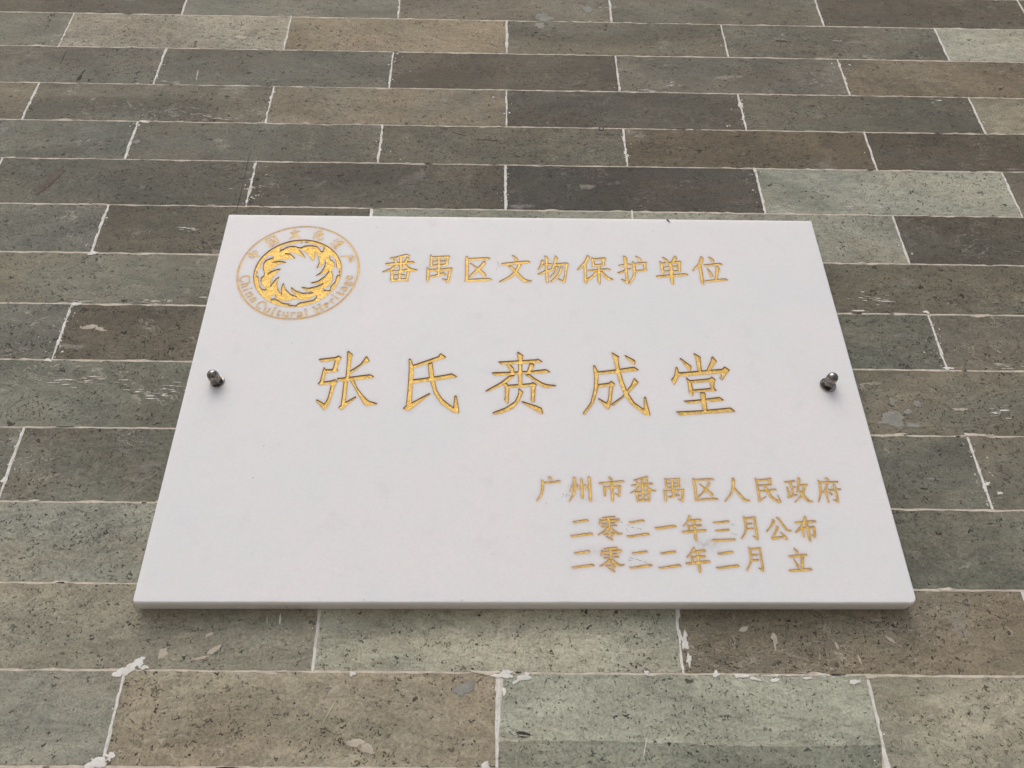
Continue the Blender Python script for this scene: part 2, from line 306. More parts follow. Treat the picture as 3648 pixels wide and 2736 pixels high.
'est1':'''S 60.45,-156.67,0.47 62.13,-156.9,1.3 70.43,-155.95,1.3 71.06,-156.42,0.57
S 58.6,-157.84,0.63 58.71,-160.15,1.23 57.85,-162.45,0.87
S 58.83,-159.69,1.1 71.82,-158.18,1.29 74.26,-158.27,1.21
S 73.65,-157.57,1.39 71.88,-160.35,0.78
S 65.67,-157.13,1.52 65.77,-161.98,1.42 65.54,-165.19,1.68
S 60.37,-161.89,0.92 64.01,-161.79,0.92
S 59.64,-164.19,0.83 64.06,-164.18,1.01
S 67.38,-161.14,0.83 70.69,-161.32,0.93
S 67.65,-163.44,0.83 71.79,-163.25,0.92
S 65.08,-165.42,1.39 61.34,-168.39,1.22 56.1,-171.12,0.61
S 65.96,-165.41,1.12 70.11,-169.05,1.4 72.22,-170.19,1.19 75.7,-169.63,0.45
S 64.08,-167.02,1.02 66.11,-169.52,1.11
S 60.67,-170.57,0.46 62.05,-170.88,1.08 69.41,-169.51,1.17
S 68.73,-169.74,1.12 66.74,-172.91,1.03
S 62.83,-172.38,0.37 65.36,-173.82,0.93 67.64,-175.61,1.02''',
'est2':'''S 82.56,-160,0.47 84.07,-160.55,1.19 93.78,-158.92,1.29 94.71,-159.38,0.48
S 79.59,-171.62,0.47 81.28,-172.34,1.08 96.46,-170.14,1.45 97.59,-170.68,0.47''',
'est3':'''S 105.11,-159.96,0.48 106.52,-160.51,1.2 116.28,-158.87,1.39 117.31,-159.56,0.48
S 102.56,-171.72,0.47 104.16,-172.39,1.08 118.96,-170.19,1.45 120.29,-170.92,0.47''',
'est4':'''S 132.01,-155.11,0.73 132,-156.98,1.71 129.1,-160.46,1.1 125.8,-163.78,0.76
S 131.51,-159.06,1.29 140.11,-158.12,1.58 141.18,-158.49,0.68
S 129.32,-162.3,0.56 129.75,-164.14,1.19 129.99,-167.58,1.18
S 129.82,-163.59,1.19 139.93,-162.83,1.38 140.58,-162.97,0.67
S 124.29,-168.18,0.57 125.85,-168.81,1.46 142.46,-167.09,1.65 143.73,-167.55,0.48
S 134.86,-159.06,1.63 134.67,-167.34,1.53 134.66,-174.15,1.62 134.83,-176.18,0.63''',
'est5':'''S 150.89,-159.95,0.49 152.04,-160.64,1.29 162.32,-159.09,1.39 163.23,-159.55,0.49
S 148.17,-171.55,0.48 149.69,-172.32,1.18 165.01,-170.47,1.55 166.25,-171.02,0.48''',
'est6':'''S 176.49,-155.01,0.47 176.95,-158.5,1.4 177,-163.59,1.16 175.5,-168.63,1.1 171.69,-174.32,0.75
S 177.19,-157.01,1.2 183.84,-156.16,1.31 185.84,-156.25,1.33
S 185.06,-155.6,1.3 184.98,-161.26,1.2 184.95,-170.44,1.27 184.57,-175.2,0.9
S 184.68,-174.07,1.46 181.55,-172.17,0.39
S 177.08,-161.74,1.02 182.51,-161.36,1.02
S 176.8,-166.11,1.1 182.69,-165.51,1.01''',
'est7':'''S 212.78,-155.86,0.4 214.52,-158.88,1.59 214.72,-160.18,0.86
S 207.07,-162.23,0.49 208.63,-162.69,1.3 220.96,-161.42,1.49 222.13,-161.65,0.49
S 210.71,-164.67,0.39 212.79,-169.93,1.55 212.79,-171.75,0.92
S 218.09,-162.35,1.97 215.76,-173.56,1.5
S 205.23,-173.94,0.48 206.83,-174.39,1.28 222.13,-173.19,1.47 223.78,-173.78,0.39''',
'dragon':'''P -236.05,148.72 -230.39,147.98 -226.87,144.77 -224.64,141.96 -230.15,141.89 -239.04,139.76 -246.62,137.25 -240.08,138.54 -235.72,138.03 -232.46,136.63 -239.43,134.13 -244.79,129.28 -249.02,121.33 -247.09,124.5 -243.22,126.92 -239.79,128.39 -236.78,128.59 -241.17,121.42 -244.44,115.12 -243.73,106.61 -241.68,112.82 -239.26,116.75 -236.7,118.97 -238.26,112.09 -236.51,104.39 -231.51,96.8 -232.93,104.43 -232.6,108.28 -231.79,111 -228.94,103.71 -223.3,97.66 -216.59,94.31 -221.94,100.72 -223.45,103.77 -223.57,105.92 -219.12,101.9 -212.15,98.92 -201.53,99.81 -208.33,101.64 -212.27,104.28 -214.02,106.18 -206.99,105.11 -198.89,107.52 -193.36,111.45 -199.78,109.82 -203.45,110.32 -205.71,111.54 -199.05,113.71 -192.61,120.44 -189.75,127.18 -194.1,122.78 -198.76,121.15 -202.09,119.7 -197.42,125.11 -195.13,131.49 -194.36,137.91 -195.4,141.53 -196.73,134.67 -199.4,131.44 -202.2,129.41 -200.69,137.03 -202.19,144.28 -206.74,151.15 -205.57,144.23 -206.04,140.58 -206.7,138.56 -210.18,144.17 -216.67,151.42 -222.86,153.8 -218.81,148.94 -216.17,145.31 -215.13,142.08 -220.95,146.47 -228.16,149.64
P -241.51,152.33 -241.01,155.21 -238.65,158.12 -233.99,160.26 -227.28,161.17 -225.08,163.28 -223.38,164.55 -221.1,163.75 -222.01,161.25 -220.62,162.51 -217.16,164.64 -215.55,164.24 -217.82,162.55 -214.3,161.77 -208.65,161.43 -202.6,157.78 -198.93,158.24 -197.81,156.61 -198.7,153.71 -198.77,151.66 -200.62,151.64 -202.56,154.89 -205.08,157.75 -209.63,159.34 -217.64,158.82 -221.03,156.3 -224.18,156.67 -227.5,158.27 -230.6,158.23 -235.38,156.93 -238.05,154.01
P -191.88,145.63 -188.14,145.27 -185.23,141.25 -183.6,134.83 -183.15,130.84 -180.28,129.68 -179.07,126.92 -180.41,125.32 -179.03,123.75 -179.03,121 -181.19,121.36 -181.97,117.43 -182.14,113.53 -186.21,106.89 -185.51,103.44 -187.43,101.88 -189.91,102.62 -192.35,102.97 -193.17,104.88 -188.56,106.48 -185.58,111.93 -185.17,118.96 -185.92,122.88 -187.58,126.81 -185.38,131.61 -185.61,136.41 -187.5,139.61 -190.14,141.19
P -197.82,96.42 -198.34,93.38 -200.93,90.33 -207.79,88.38 -213.55,87.19 -215.06,85.3 -216.58,83.41 -218.1,83.77 -219.68,84.5 -223.1,83.72 -221.6,85.6 -228.19,86.28 -234.06,89.97 -237.95,92.19 -239.49,90.66 -241.38,91.39 -241.25,94.42 -239.23,96.72 -237.28,95.6 -236.17,92.21 -231.64,89.62 -226.8,88.92 -222.18,89.72 -218.89,91.64 -215.34,91.68 -210.99,90.22 -206.85,90.27 -203.04,92.95 -200.41,95.63
P -252.99,142.81 -252.88,146.06 -249.88,146.5 -246.5,144.51 -246.8,142.49 -250.9,141.22 -253.58,138.77 -254.77,134.74 -253.94,127.58 -252.11,123.65 -252.09,119.72 -254.12,117.35 -253.98,112.68 -252.46,108.82 -248.98,105.78 -247.37,103.11 -248.44,102.33 -251.66,103.83 -254.43,108.03 -255.9,113.43 -256.65,118.1 -260.05,120.41 -258.32,122.79 -260.21,125.13 -259.09,127.52 -257.22,129.13 -257.08,133.91 -255.54,139.55''',
'cn':'''S -270.99,147.9,0.67 -267.9,146.36,1.21 -264.75,145.41,1.29 -260,143.69,0.53
S -266.57,151.01,0.59 -263.46,149.38,0.66
S -266.57,151.01,0.59 -269.79,143.37,0.66
S -263.46,149.38,0.49 -264,147.2,0.49
S -269.79,143.37,0.67 -266.25,141.84,0.67
S -266.25,141.84,0.66 -265.39,143.82,0.51
S -257.67,165.92,0.65 -250.84,156.93,1.03
S -250.44,171.11,0.96 -244.22,162.05,0.95
S -257.67,165.92,0.57 -250.44,171.11,0.58
S -250.84,156.93,0.64 -244.22,162.05,0.57
S -252.11,166.2,0.63 -249.35,161.98,0.82
S -253.5,165.37,0.68 -251.53,164.38,0.83
S -251.41,163.57,0.99 -248.78,164.22,0.99
S -250.31,160.36,0.62 -248.09,163.62,0.62
S -231.41,179.8,0.73 -229.86,178.59,1.03
S -234.19,175.64,0.59 -225.2,178.03,0.59
S -227.81,176.97,1.15 -229.51,171.6,1.15 -233.74,167.06,0.48
S -232.7,174.84,0.5 -229.21,171.61,1.11 -224.26,168.82,1.06
S -205.33,178.93,0.56 -207.88,176.01,0.73 -209.89,174.95,0.5
S -207.86,175.8,0.7 -209.98,168.4,0.63
S -203.63,178.75,0.8 -204.28,174,1.04 -206.01,169.48,0.78 -204.95,167.05,0.82 -201.56,166.69,0.74 -201.23,168.93,0.46
S -200.84,174.67,0.74 -204.97,172.15,0.99 -207.35,171.71,0.5
S -186.34,167.91,0.8 -185.78,166.9,0.8
S -189.46,165.84,0.6 -187.65,164.64,0.97
S -192.83,162.14,0.61 -190.25,160.76,0.8 -188.24,156.36,0.78 -185.93,154.59,0.87
S -185.98,163.25,1.06 -182.78,164.51,1.06 -179.57,162.93,1.07
S -184.64,162.05,0.93 -181.13,160.48,1
S -182.87,165.32,0.76 -183.03,161.26,0.75
S -186.36,161.22,0.86 -184.59,158.82,0.79
S -188.17,158.37,0.57 -182.9,160.06,0.65
S -186.83,157.19,0.56 -183.98,158.83,0.64
S -180.06,144.92,0.48 -173.5,145.21,0.8
S -173.82,145.4,0.75 -169.45,137.78,0.94
S -170.23,147.03,0.62 -166.68,139.97,0.86
S -171.48,143.06,0.56 -166.54,144.7,0.64
S -169.74,140.72,0.61 -167.85,142.71,0.68''',
'en':'''S -264.97,115.54,0.45 -265.76,117.62,0.66 -268.88,118.72,0.93 -272.19,117.54,0.7 -273.78,114.87,0.54 -273.38,112.6,0.56 -270.57,111.51,0.43
S -263.74,110.83,0.93 -271.69,107.92,1.08
S -267.34,109.66,0.41 -265.58,107.05,0.8 -270.57,104.75,0.92
S -265.19,114.21,0.4 -263.74,110.83,0.45
S -271.79,108.48,0.46 -270.95,106.99,0.4
S -270.45,104.94,0.46 -269.65,103.64,0.4
S -261.84,104.29,1.02 -261.02,103.56,1.02
S -263.88,102.96,0.92 -268.53,100.49,1.14
S -261.09,99.28,0.9 -265.69,95.71,1.05
S -262.14,97.79,0.56 -259.36,96.71,0.82 -259.4,95.23,0.81 -263.29,92.61,1.05
S -256.96,92.68,0.5 -254.94,90.87,0.81 -257.43,86.82,0.92
S -257.99,91.94,0.64 -256.13,89.39,0.53
S -260.27,90.08,0.75 -258,86.82,0.64
S -260.27,90.08,0.68 -257.64,91.57,0.6
S -244.14,84.42,0.4 -245.28,86.23,0.57 -247.8,87.66,0.74 -250.72,86.17,0.8 -252.42,82.52,0.7 -251.79,80.36,0.63 -248.82,79.67,0.42
S -243.82,85.15,0.49 -245.05,82.96,0.56
S -243.74,81.89,0.82 -244.66,76.83,0.84 -243.86,75.4,0.68 -241.3,75.43,0.65
S -239.75,80.12,0.91 -241.22,74.89,0.91
S -234.69,80.72,0.91 -236.91,72.79,0.9
S -235.55,80.71,0.51 -233.81,80.55,0.51
S -238.07,72.96,0.5 -236.06,72.8,0.5
S -230.29,78.06,0.63 -231.61,71.59,0.74 -229.4,71.97,0.44
S -231.79,76.61,0.5 -229.18,76.27,0.5
S -226.25,75.77,0.87 -225.83,70.94,0.86 -222.94,70.61,0.78
S -222.52,75.63,0.86 -221.99,69.91,0.8
S -218.74,75.13,0.82 -218.56,69.77,0.87
S -218.52,73.52,0.5 -217.01,74.97,0.8 -215.2,74.27,0.75
S -213.28,74.29,0.58 -211.71,75.38,0.66 -209.77,74.68,0.8 -208.86,70.05,0.79
S -209.53,72.9,0.51 -212.55,71.08,0.77 -212.08,69.66,0.79 -209.15,71.11,0.51
S -206.48,79.03,0.79 -204.46,71.16,0.78
S -207.29,78.66,0.44 -205.94,79.22,0.44
S -205,70.98,0.43 -203.6,71.17,0.43
S -199.42,82,0.88 -194.95,74.84,0.93
S -194.61,84.96,0.88 -190.63,78.12,0.93
S -197.01,78.77,0.51 -192.74,81.35,0.58
S -200.47,81.27,0.44 -198.29,82.19,0.44
S -196.08,84.03,0.44 -193.55,85.7,0.44
S -196.19,74.47,0.44 -193.51,75.93,0.44
S -191.69,77.39,0.43 -189.29,78.85,0.44
S -189.29,83.74,0.51 -185.98,86.14,0.63 -187.07,86.86,0.66 -189.24,85.74,0.78 -189.6,83.92,0.79 -188.2,81.76,0.88 -186.52,82.14,0.59 -185.85,82.51,0.37
S -184.49,89.45,0.85 -180.99,86.56,0.98
S -183.67,89.82,0.44 -183.3,91.66,0.79 -181.71,91.68,0.74
S -183.43,96.64,1.21 -182.52,96.28,1.21
S -180.74,94.63,0.93 -176.62,91.37,0.93
S -179.6,100.02,0.69 -174.61,96.92,1.01 -172.66,97.68,0.76 -173.13,99.35,0.4
S -178.83,98.35,0.44 -176.71,100.24,0.44
S -175,103.24,0.52 -175.49,105.1,0.72 -174.11,105.86,1.06 -169.7,105.54,1.12
S -173.49,105.5,0.41 -173.17,102.51,0.72 -171.31,101.41,0.81 -170.49,104.78,0.45
S -171.72,113.8,0.76 -170.02,111.55,0.91 -172.37,111.53,0.83
S -173.21,111.14,0.79 -170.92,108.91,0.78 -169.17,108.93,0.6
S -172.83,110.39,0.7 -169.71,108.54,0.77
S -168.44,110.44,0.8 -167.13,111.97,0.76 -165.55,110.85,0.64 -166.21,108.58,0.81 -167.96,108.56,0.63 -168.7,110.06,0.42
S -169.89,120.3,0.41 -169.17,116.11,0.47
S -169.87,120.11,0.75 -171.5,118.75,0.73 -171.12,116.47,0.77 -168.98,115.73,0.84 -166.75,116.9,0.73 -166.35,118.81,0.58 -167.52,120.13,0.46'''}
SCUFFS = [(14.9, -118.6, 16.8, -116.6), (24.7, -115.3, 25.9, -114.6), (28.2, -113.3, 29.7, -111.5), (29.3, -110.8, 30.7, -109.0), (31.0, -112.5, 33.0, -110.3), (32.1, -110.5, 33.5, -108.8), (33.3, -103.2, 35.7, -101.1), (37.2, -99.9, 38.2, -97.8), (48.5, -98.8, 50.4, -97.2), (33.4, -111.5, 35.8, -110.0), (75.3, -133.1, 77.7, -135.0), (79.7, -135.5, 83.3, -138.4), (83.3, -138.4, 86.3, -138.6), (87.6, -138.9, 90.7, -139.8), (90.3, -138.9, 91.9, -141.2), (78.4, -139.8, 81.6, -140.3), (79.6, -142.0, 81.5, -141.5), (163.8, -135.3, 168.5, -137.4), (164.4, -134.8, 171.9, -138.1), (163.1, -143.4, 170.5, -145.1), (173.1, -137.6, 175.9, -137.2), (79.0, -163.4, 84.4, -165.2), (84.0, -164.8, 90.5, -167.0), (86.5, -161.5, 94.0, -164.7), (78.1, -166.6, 83.0, -166.1), (79.1, -164.8, 80.2, -167.1), (90.5, -166.4, 93.7, -168.2), (79.9, -160.1, 84.8, -160.6), (-25.7, 141.0, -23.8, 137.1), (-26.3, 136.7, -24.3, 137.1), (-24.6, 134.6, -22.9, 133.5), (-26.5, 131.3, -25.4, 130.9), (27.3, 145.4, 28.0, 141.7), (66.5, 136.0, 67.3, 135.7), (-105.5, 125.7, -104.3, 123.9), (175.4, 5.7, 176.9, 5.4), (-166.8, 22.1, -162.2, 19.0), (-224.7, -67.1, -221.4, -65.5), (-210.8, -65.4, -208.6, -64.4), (148.6, -107.3, 149.2, -107.8), (254.3, -102.3, 254.9, -102.8), (249.4, -184.9, 249.9, -185.4), (-42.4, -159.2, -42.2, -159.9), (-28.0, -160.8, -27.8, -161.5), (-148.8, 185.0, -146.4, 183.1), (6.7, 182.6, 9.8, 181.5), (249.3, 146.4, 249.7, 145.3), (-227.1, -95.4, -225.8, -96.4), (-127.2, -197.4, -124.6, -198.3), (-52.4, -198.2, -50.2, -198.0)]


def parse(name):
    out = []
    for line in GLYPHS[name].split('\n'):
        kd, rest = line.split(' ', 1)
        out.append((kd, [tuple(float(v) for v in q.split(',')) for q in rest.split(' ')]))
    return out


def srgb(r, g, b):
    f = lambda c: (c / 255 / 12.92) if c <= 10 else ((c / 255 + 0.055) / 1.055) ** 2.4
    return (f(r), f(g), f(b))


# ------------------------------------------------------------------ helpers
def link(name, me, parent=None, mat=None):
    o = bpy.data.objects.new(name, me)
    COL.objects.link(o)
    if parent:
        o.parent = parent
    if mat and me:
        for m_ in (mat if isinstance(mat, (list, tuple)) else [mat]):
            me.materials.append(m_)
    return o


def thing(name, label, cat, loc):
    o = bpy.data.objects.new(name, None)
    COL.objects.link(o)
    o.location = loc
    o.empty_display_size = 0.05
    o['label'] = label
    o['category'] = cat
    return o


def mesh_np(name, verts, faces, mats=None, smooth=False):
    me = bpy.data.meshes.new(name)
    me.from_pydata([tuple(v) for v in verts], [], faces)
    if mats is not None:
        me.polygons.foreach_set('material_index', mats)
    if smooth:
        me.polygons.foreach_set('use_smooth', [True] * len(me.polygons))
    me.update()
    return me


class N:
    """small helper for node trees"""
    def __init__(self, name):
        self.m = bpy.data.materials.new(name)
        self.m.use_nodes = True
        self.t = self.m.node_tree
        self.b = self.t.nodes['Principled BSDF']

    def n(self, typ, **kw):
        nd = self.t.nodes.new(typ)
        for k_, v in kw.items():
            setattr(nd, k_, v)
        return nd

    def set(self, sock, v):
        if hasattr(v, 'is_output'):
            self.t.links.new(v, sock)
        else:
            sock.default_value = v

    def attr(self, name, out='Fac'):
        return self.n('ShaderNodeAttribute', attribute_name=name).outputs[out]

    def math(self, op, a, b=0.0, clamp=False):
        nd = self.n('ShaderNodeMath', operation=op, use_clamp=clamp)
        self.set(nd.inputs[0], a)
        self.set(nd.inputs[1], b)
        return nd.outputs[0]

    def vmath(self, op, a, b):
        nd = self.n('ShaderNodeVectorMath', operation=op)
        self.set(nd.inputs[0], a)
        self.set(nd.inputs[1], b)
        return nd.outputs[0]

    def mix(self, f, a, b, mode='MIX'):
        nd = self.n('ShaderNodeMix', data_type='RGBA', blend_type=mode)
        self.set(nd.inputs['Factor'], f)
        col = lambda v: v if hasattr(v, 'is_output') else (tuple(v) + (1,) if len(v) == 3 else v)
        self.set(nd.inputs['A'], col(a)) if False else self.set(nd.inputs[6], col(a))
        self.set(nd.inputs[7], col(b))
        return nd.outputs[2]

    def noise(self, vec, scale, detail=4, rough=0.55, dist=0.0, out='Fac'):
        nd = self.n('ShaderNodeTexNoise')
        self.set(nd.inputs['Vector'], vec)
        nd.inputs['Scale'].default_value = scale
        nd.inputs['Detail'].default_value = detail
        nd.inputs['Roughness'].default_value = rough
        nd.inputs['Distortion'].default_value = dist
        return nd.outputs[out]

    def voro(self, vec, scale, rand=1.0, feature='F1'):
        nd = self.n('ShaderNodeTexVoronoi', feature=feature)
        self.set(nd.inputs['Vector'], vec)
        nd.inputs['Scale'].default_value = scale
        nd.inputs['Randomness'].default_value = rand
        return nd.outputs['Distance'], nd.outputs['Color']

    def ramp(self, v, lo, hi, a=0.0, b=1.0):
        nd = self.n('ShaderNodeMapRange', interpolation_type='SMOOTHSTEP')
        self.set(nd.inputs[0], v)
        self.set(nd.inputs[1], lo)
        self.set(nd.inputs[2], hi)
        self.set(nd.inputs[3], a)
        self.set(nd.inputs[4], b)
        return nd.outputs[0]

    def bump(self, h, strength=0.3, dist=0.001, normal=None):
        nd = self.n('ShaderNodeBump')
        self.set(nd.inputs['Height'], h)
        nd.inputs['Strength'].default_value = strength
        nd.inputs['Distance'].default_value = dist
        if normal is not None:
            self.set(nd.inputs['Normal'], normal)
        return nd.outputs[0]

    def coord(self):
        return self.n('ShaderNodeTexCoord').outputs['Object']


# ------------------------------------------------------------------ materials
def mat_brick():
    s = N('grey_brick')
    pos = s.vmath('ADD', s.coord(), s.attr('seed', 'Vector'))
    colA = s.attr('col', 'Color')
    par = s.n('ShaderNodeSeparateColor')
    s.set(par.inputs[0], s.attr('par', 'Color'))
    pit_amt, streak, warm = par.outputs[0], par.outputs[1], par.outputs[2]
    # stretch along the brick: the clay was pressed lengthwise
    st = s.vmath('MULTIPLY', pos, (0.45, 1.0, 1.0))
    warp = s.noise(st, 22, 4, 0.6, 0, 'Color')
    wv = s.vmath('MULTIPLY', s.vmath('SUBTRACT', warp, (0.5, 0.5, 0.5)), (0.05, 0.05, 0.05))
    stw = s.vmath('ADD', st, wv)
    big = s.noise(st, 13, 5, 0.6, 0.6)
    mid = s.noise(stw, 110, 6, 0.72, 1.2)
    fine = s.noise(pos, 520, 4, 0.8)
    # body colour drifts between a greener, a warmer and a lighter tone
    green = s.mix(1.0, colA, (0.975, 1.00, 0.975), 'MULTIPLY')
    brown = s.mix(1.0, colA, (1.045, 0.995, 0.925), 'MULTIPLY')
    bw = s.math('ADD', s.ramp(big, 0.34, 0.66, -0.60, 0.60), warm, True)
    c = s.mix(bw, green, brown)
    v = s.math('ADD', s.ramp(mid, 0.28, 0.72, 0.76, 1.26), s.ramp(fine, 0.3, 0.7, -0.26, 0.26))
    v = s.math('MULTIPLY', v, s.ramp(s.noise(st, 8, 4, 0.6, 1.5), 0.32, 0.68, 0.80, 1.20))
    cv = s.n('ShaderNodeCombineColor')
    for i in range(3):
        s.set(cv.inputs[i], v)
    c = s.mix(1.0, c, cv.outputs[0], 'MULTIPLY')
    # pale folded clay streaks, stronger in some bricks
    fold = s.noise(stw, 38, 3, 0.5, 3.5)
    ridge = s.ramp(s.math('ABSOLUTE', s.math('SUBTRACT', fold, 0.5)), 0.0, 0.022, 1.0, 0.0)
    ridge = s.math('MULTIPLY', ridge, s.ramp(s.noise(pos, 30, 2), 0.5, 0.66))
    ridge = s.math('MULTIPLY', ridge, streak)
    c = s.mix(ridge, c, s.mix(0.55, c, (0.55, 0.50, 0.42)))
    # thin dry scratches rubbed along the length
    scr = s.vmath('MULTIPLY', pos, (0.10, 1.0, 1.5))
    sc = s.ramp(s.noise(scr, 300, 2, 0.5), 0.66, 0.74)
    sc = s.math('MULTIPLY', sc, s.ramp(s.noise(st, 24, 2), 0.60, 0.72))
    c = s.mix(s.math('MULTIPLY', sc, 0.5), c, (0.48, 0.46, 0.41))
    # pale inclusions
    dv, dc = s.voro(s.vmath('ADD', stw, s.vmath('MULTIPLY', wv, (0.6, 0.6, 0.6))), 34)
    sep = s.n('ShaderNodeSeparateColor')
    s.set(sep.inputs[0], dc)
    inc = s.math('MULTIPLY', s.ramp(dv, 0.16, 0.30, 1, 0), s.math('GREATER_THAN', sep.outputs[0], 0.95))
    inc = s.math('MULTIPLY', inc, s.ramp(fine, 0.35, 0.55))
    c = s.mix(s.math('MULTIPLY', inc, 0.45), c, (0.42, 0.40, 0.34))
    # dark pits, two sizes, angular
    pw = s.vmath('ADD', s.vmath('MULTIPLY', pos, (0.72, 1.0, 1.0)), s.vmath('MULTIPLY', s.vmath('SUBTRACT', s.noise(pos, 260, 2, 0.5, 0, 'Color'), (0.5, 0.5, 0.5)), (0.011, 0.011, 0.011)))
    patchy = s.ramp(s.noise(st, 17, 3, 0.6), 0.35, 0.65, 0.25, 1.25)
    pits = None
    for scale, rad, th in ((48, 0.13, 0.93), (105, 0.185, 0.82), (215, 0.27, 0.64), (380, 0.34, 0.48)):
        d, col = s.voro(pw, scale)
        sp = s.n('ShaderNodeSeparateColor')
        s.set(sp.inputs[0], col)
        th2 = s.math('SUBTRACT', 1.0, s.math('MULTIPLY', s.math('MULTIPLY', pit_amt, patchy), 1 - th))
        on = s.math('GREATER_THAN', sp.outputs[0], th2)
        r_ = s.math('MULTIPLY', s.math('ADD', s.math('MULTIPLY', sp.outputs[1], 0.75), 0.4), rad)
        p = s.math('MULTIPLY', s.ramp(s.math('SUBTRACT', d, r_), -0.035, 0.035, 1, 0), on)
        p = s.math('MULTIPLY', p, s.math('ADD', s.math('MULTIPLY', sp.outputs[2], 0.5), 0.5))
        pits = p if pits is None else s.math('MAXIMUM', pits, p)
    c = s.mix(s.math('MULTIPLY', pits, 0.90), c, (0.022, 0.022, 0.020))
    # sooty stains and a faint lime bloom, drifting over the face
    soot = s.ramp(s.noise(pos, 15, 5, 0.65, 0.8), 0.56, 0.74, 0.0, 0.38)
    c = s.mix(soot, c, s.mix(0.6, c, (0.05, 0.047, 0.04)))
    bloom = s.ramp(s.noise(s.vmath('ADD', pos, (7.3, 1.1, 4.4)), 19, 5, 0.7, 0.5), 0.60, 0.76, 0.0, 0.30)
    c = s.mix(bloom, c, (0.40, 0.40, 0.385))
    s.set(s.b.inputs['Base Color'], c)
    s.set(s.b.inputs['Roughness'], s.ramp(mid, 0.3, 0.7, 0.62, 0.85))
    s.b.inputs['Specular IOR Level'].default_value = 0.22
    h = s.math('SUBTRACT', s.math('ADD', s.math('MULTIPLY', mid, 0.5), s.math('MULTIPLY', fine, 0.35)), s.math('MULTIPLY', pits, 1.1))
    s.set(s.b.inputs['Normal'], s.bump(h, 0.8, 0.0012))
    return s.m


def mat_mortar(name, a, b):
    s = N(name)
    p = s.coord()
    n1 = s.noise(p, 90, 4, 0.65)
    n2 = s.noise(p, 500, 3, 0.7)
    c = s.mix(s.ramp(n1, 0.35, 0.66), a, b)
    c = s.mix(s.ramp(n2, 0.60, 0.80, 0.0, 0.35), c, (0.20, 0.18, 0.15))
    s.set(s.b.inputs['Base Color'], c)
    s.b.inputs['Roughness'].default_value = 0.9
    # dried smears thin out and break up towards their edges
    n3 = s.noise(p, 330, 5, 0.75)
    s.set(s.b.inputs['Alpha'], s.ramp(s.math('SUBTRACT', s.math('ADD', 0.62, s.math('MULTIPLY', s.math('SUBTRACT', n3, 0.5), 2.6)), s.attr('rad')), -0.06, 0.06))
    s.set(s.b.inputs['Normal'], s.bump(s.math('ADD', n1, n2), 0.5, 0.0008))
    return s.m


def mat_marble():
    s = N('white_marble')
    p = s.coord()
    cloud = s.noise(p, 9, 5, 0.6, 0.4)
    grey = s.noise(p, 55, 4, 0.6, 0.2)
    grain = s.voro(p, 620)[1]
    sp = s.n('ShaderNodeSeparateColor')
    s.set(sp.inputs[0], grain)
    c = s.mix(s.ramp(cloud, 0.35, 0.65), (0.802, 0.782, 0.774), (0.768, 0.772, 0.766))
    c = s.mix(s.ramp(grey, 0.54, 0.78, 0, 0.42), c, (0.69, 0.69, 0.69))
    c = s.mix(s.ramp(sp.outputs[0], 0.0, 1.0, 0.0, 0.15), c, (0.62, 0.62, 0.62))
    # tiny dark flecks
    d, fc = s.voro(p, 75)
    sf = s.n('ShaderNodeSeparateColor')
    s.set(sf.inputs[0], fc)
    fl = s.math('MULTIPLY', s.ramp(d, 0.02, 0.05, 1, 0), s.math('GREATER_THAN', sf.outputs[0], 0.955))
    c = s.mix(s.math('MULTIPLY', fl, 0.75), c, (0.10, 0.095, 0.09))
    # gold size that soaked into the stone round the cut letters
    stn = s.attr('stain')
    c = s.mix(s.math('MULTIPLY', stn, 0.55), c, (0.54, 0.33, 0.19))
    # grey grime rubbed into a few places
    dn = s.ramp(s.noise(p, 260, 4, 0.7), 0.40, 0.66)
    dirt = s.math('MULTIPLY', s.attr('dirt'), s.math('ADD', s.math('MULTIPLY', dn, 0.7), 0.3))
    c = s.mix(dirt, c, (0.23, 0.21, 0.165))
    s.set(s.b.inputs['Base Color'], c)
    s.set(s.b.inputs['Roughness'], s.ramp(grey, 0.3, 0.7, 0.42, 0.52))
    s.b.inputs['Specular IOR Level'].default_value = 0.22
    s.b.inputs['Subsurface Weight'].default_value = 0.6
    s.b.inputs['Subsurface Radius'].default_value = (1.0, 0.85, 0.7)
    s.b.inputs['Subsurface Scale'].default_value = 0.007
    s.set(s.b.inputs['Normal'], s.bump(s.math('ADD', s.math('MULTIPLY', sp.outputs[1], 0.4), s.noise(p, 300, 3)), 0.10, 0.0005))
    return s.m


def mat_gold(name, base, rough, metallic, bump):
    s = N(name)
    p = s.coord()
    n1 = s.noise(p, 330, 4, 0.6, 1.2)
    n2 = s.noise(s.vmath('MULTIPLY', p, (1.0, 1.0, 2.2)), 900, 3, 0.6, 0.6)
    dark = tuple(v * f for v, f in zip(base, (0.74, 0.66, 0.5)))
    c = s.mix(s.ramp(n1, 0.36, 0.62), dark, base)
    s.set(s.b.inputs['Base Color'], c)
    s.b.inputs['Metallic'].default_value = metallic
    s.set(s.b.inputs['Roughness'], s.ramp(n2, 0.3, 0.7, rough - 0.06, rough + 0.1))
    s.set(s.b.inputs['Normal'], s.bump(s.math('ADD', n1, s.math('MULTIPLY', n2, 0.5)), bump, 0.0008))
    return s.m


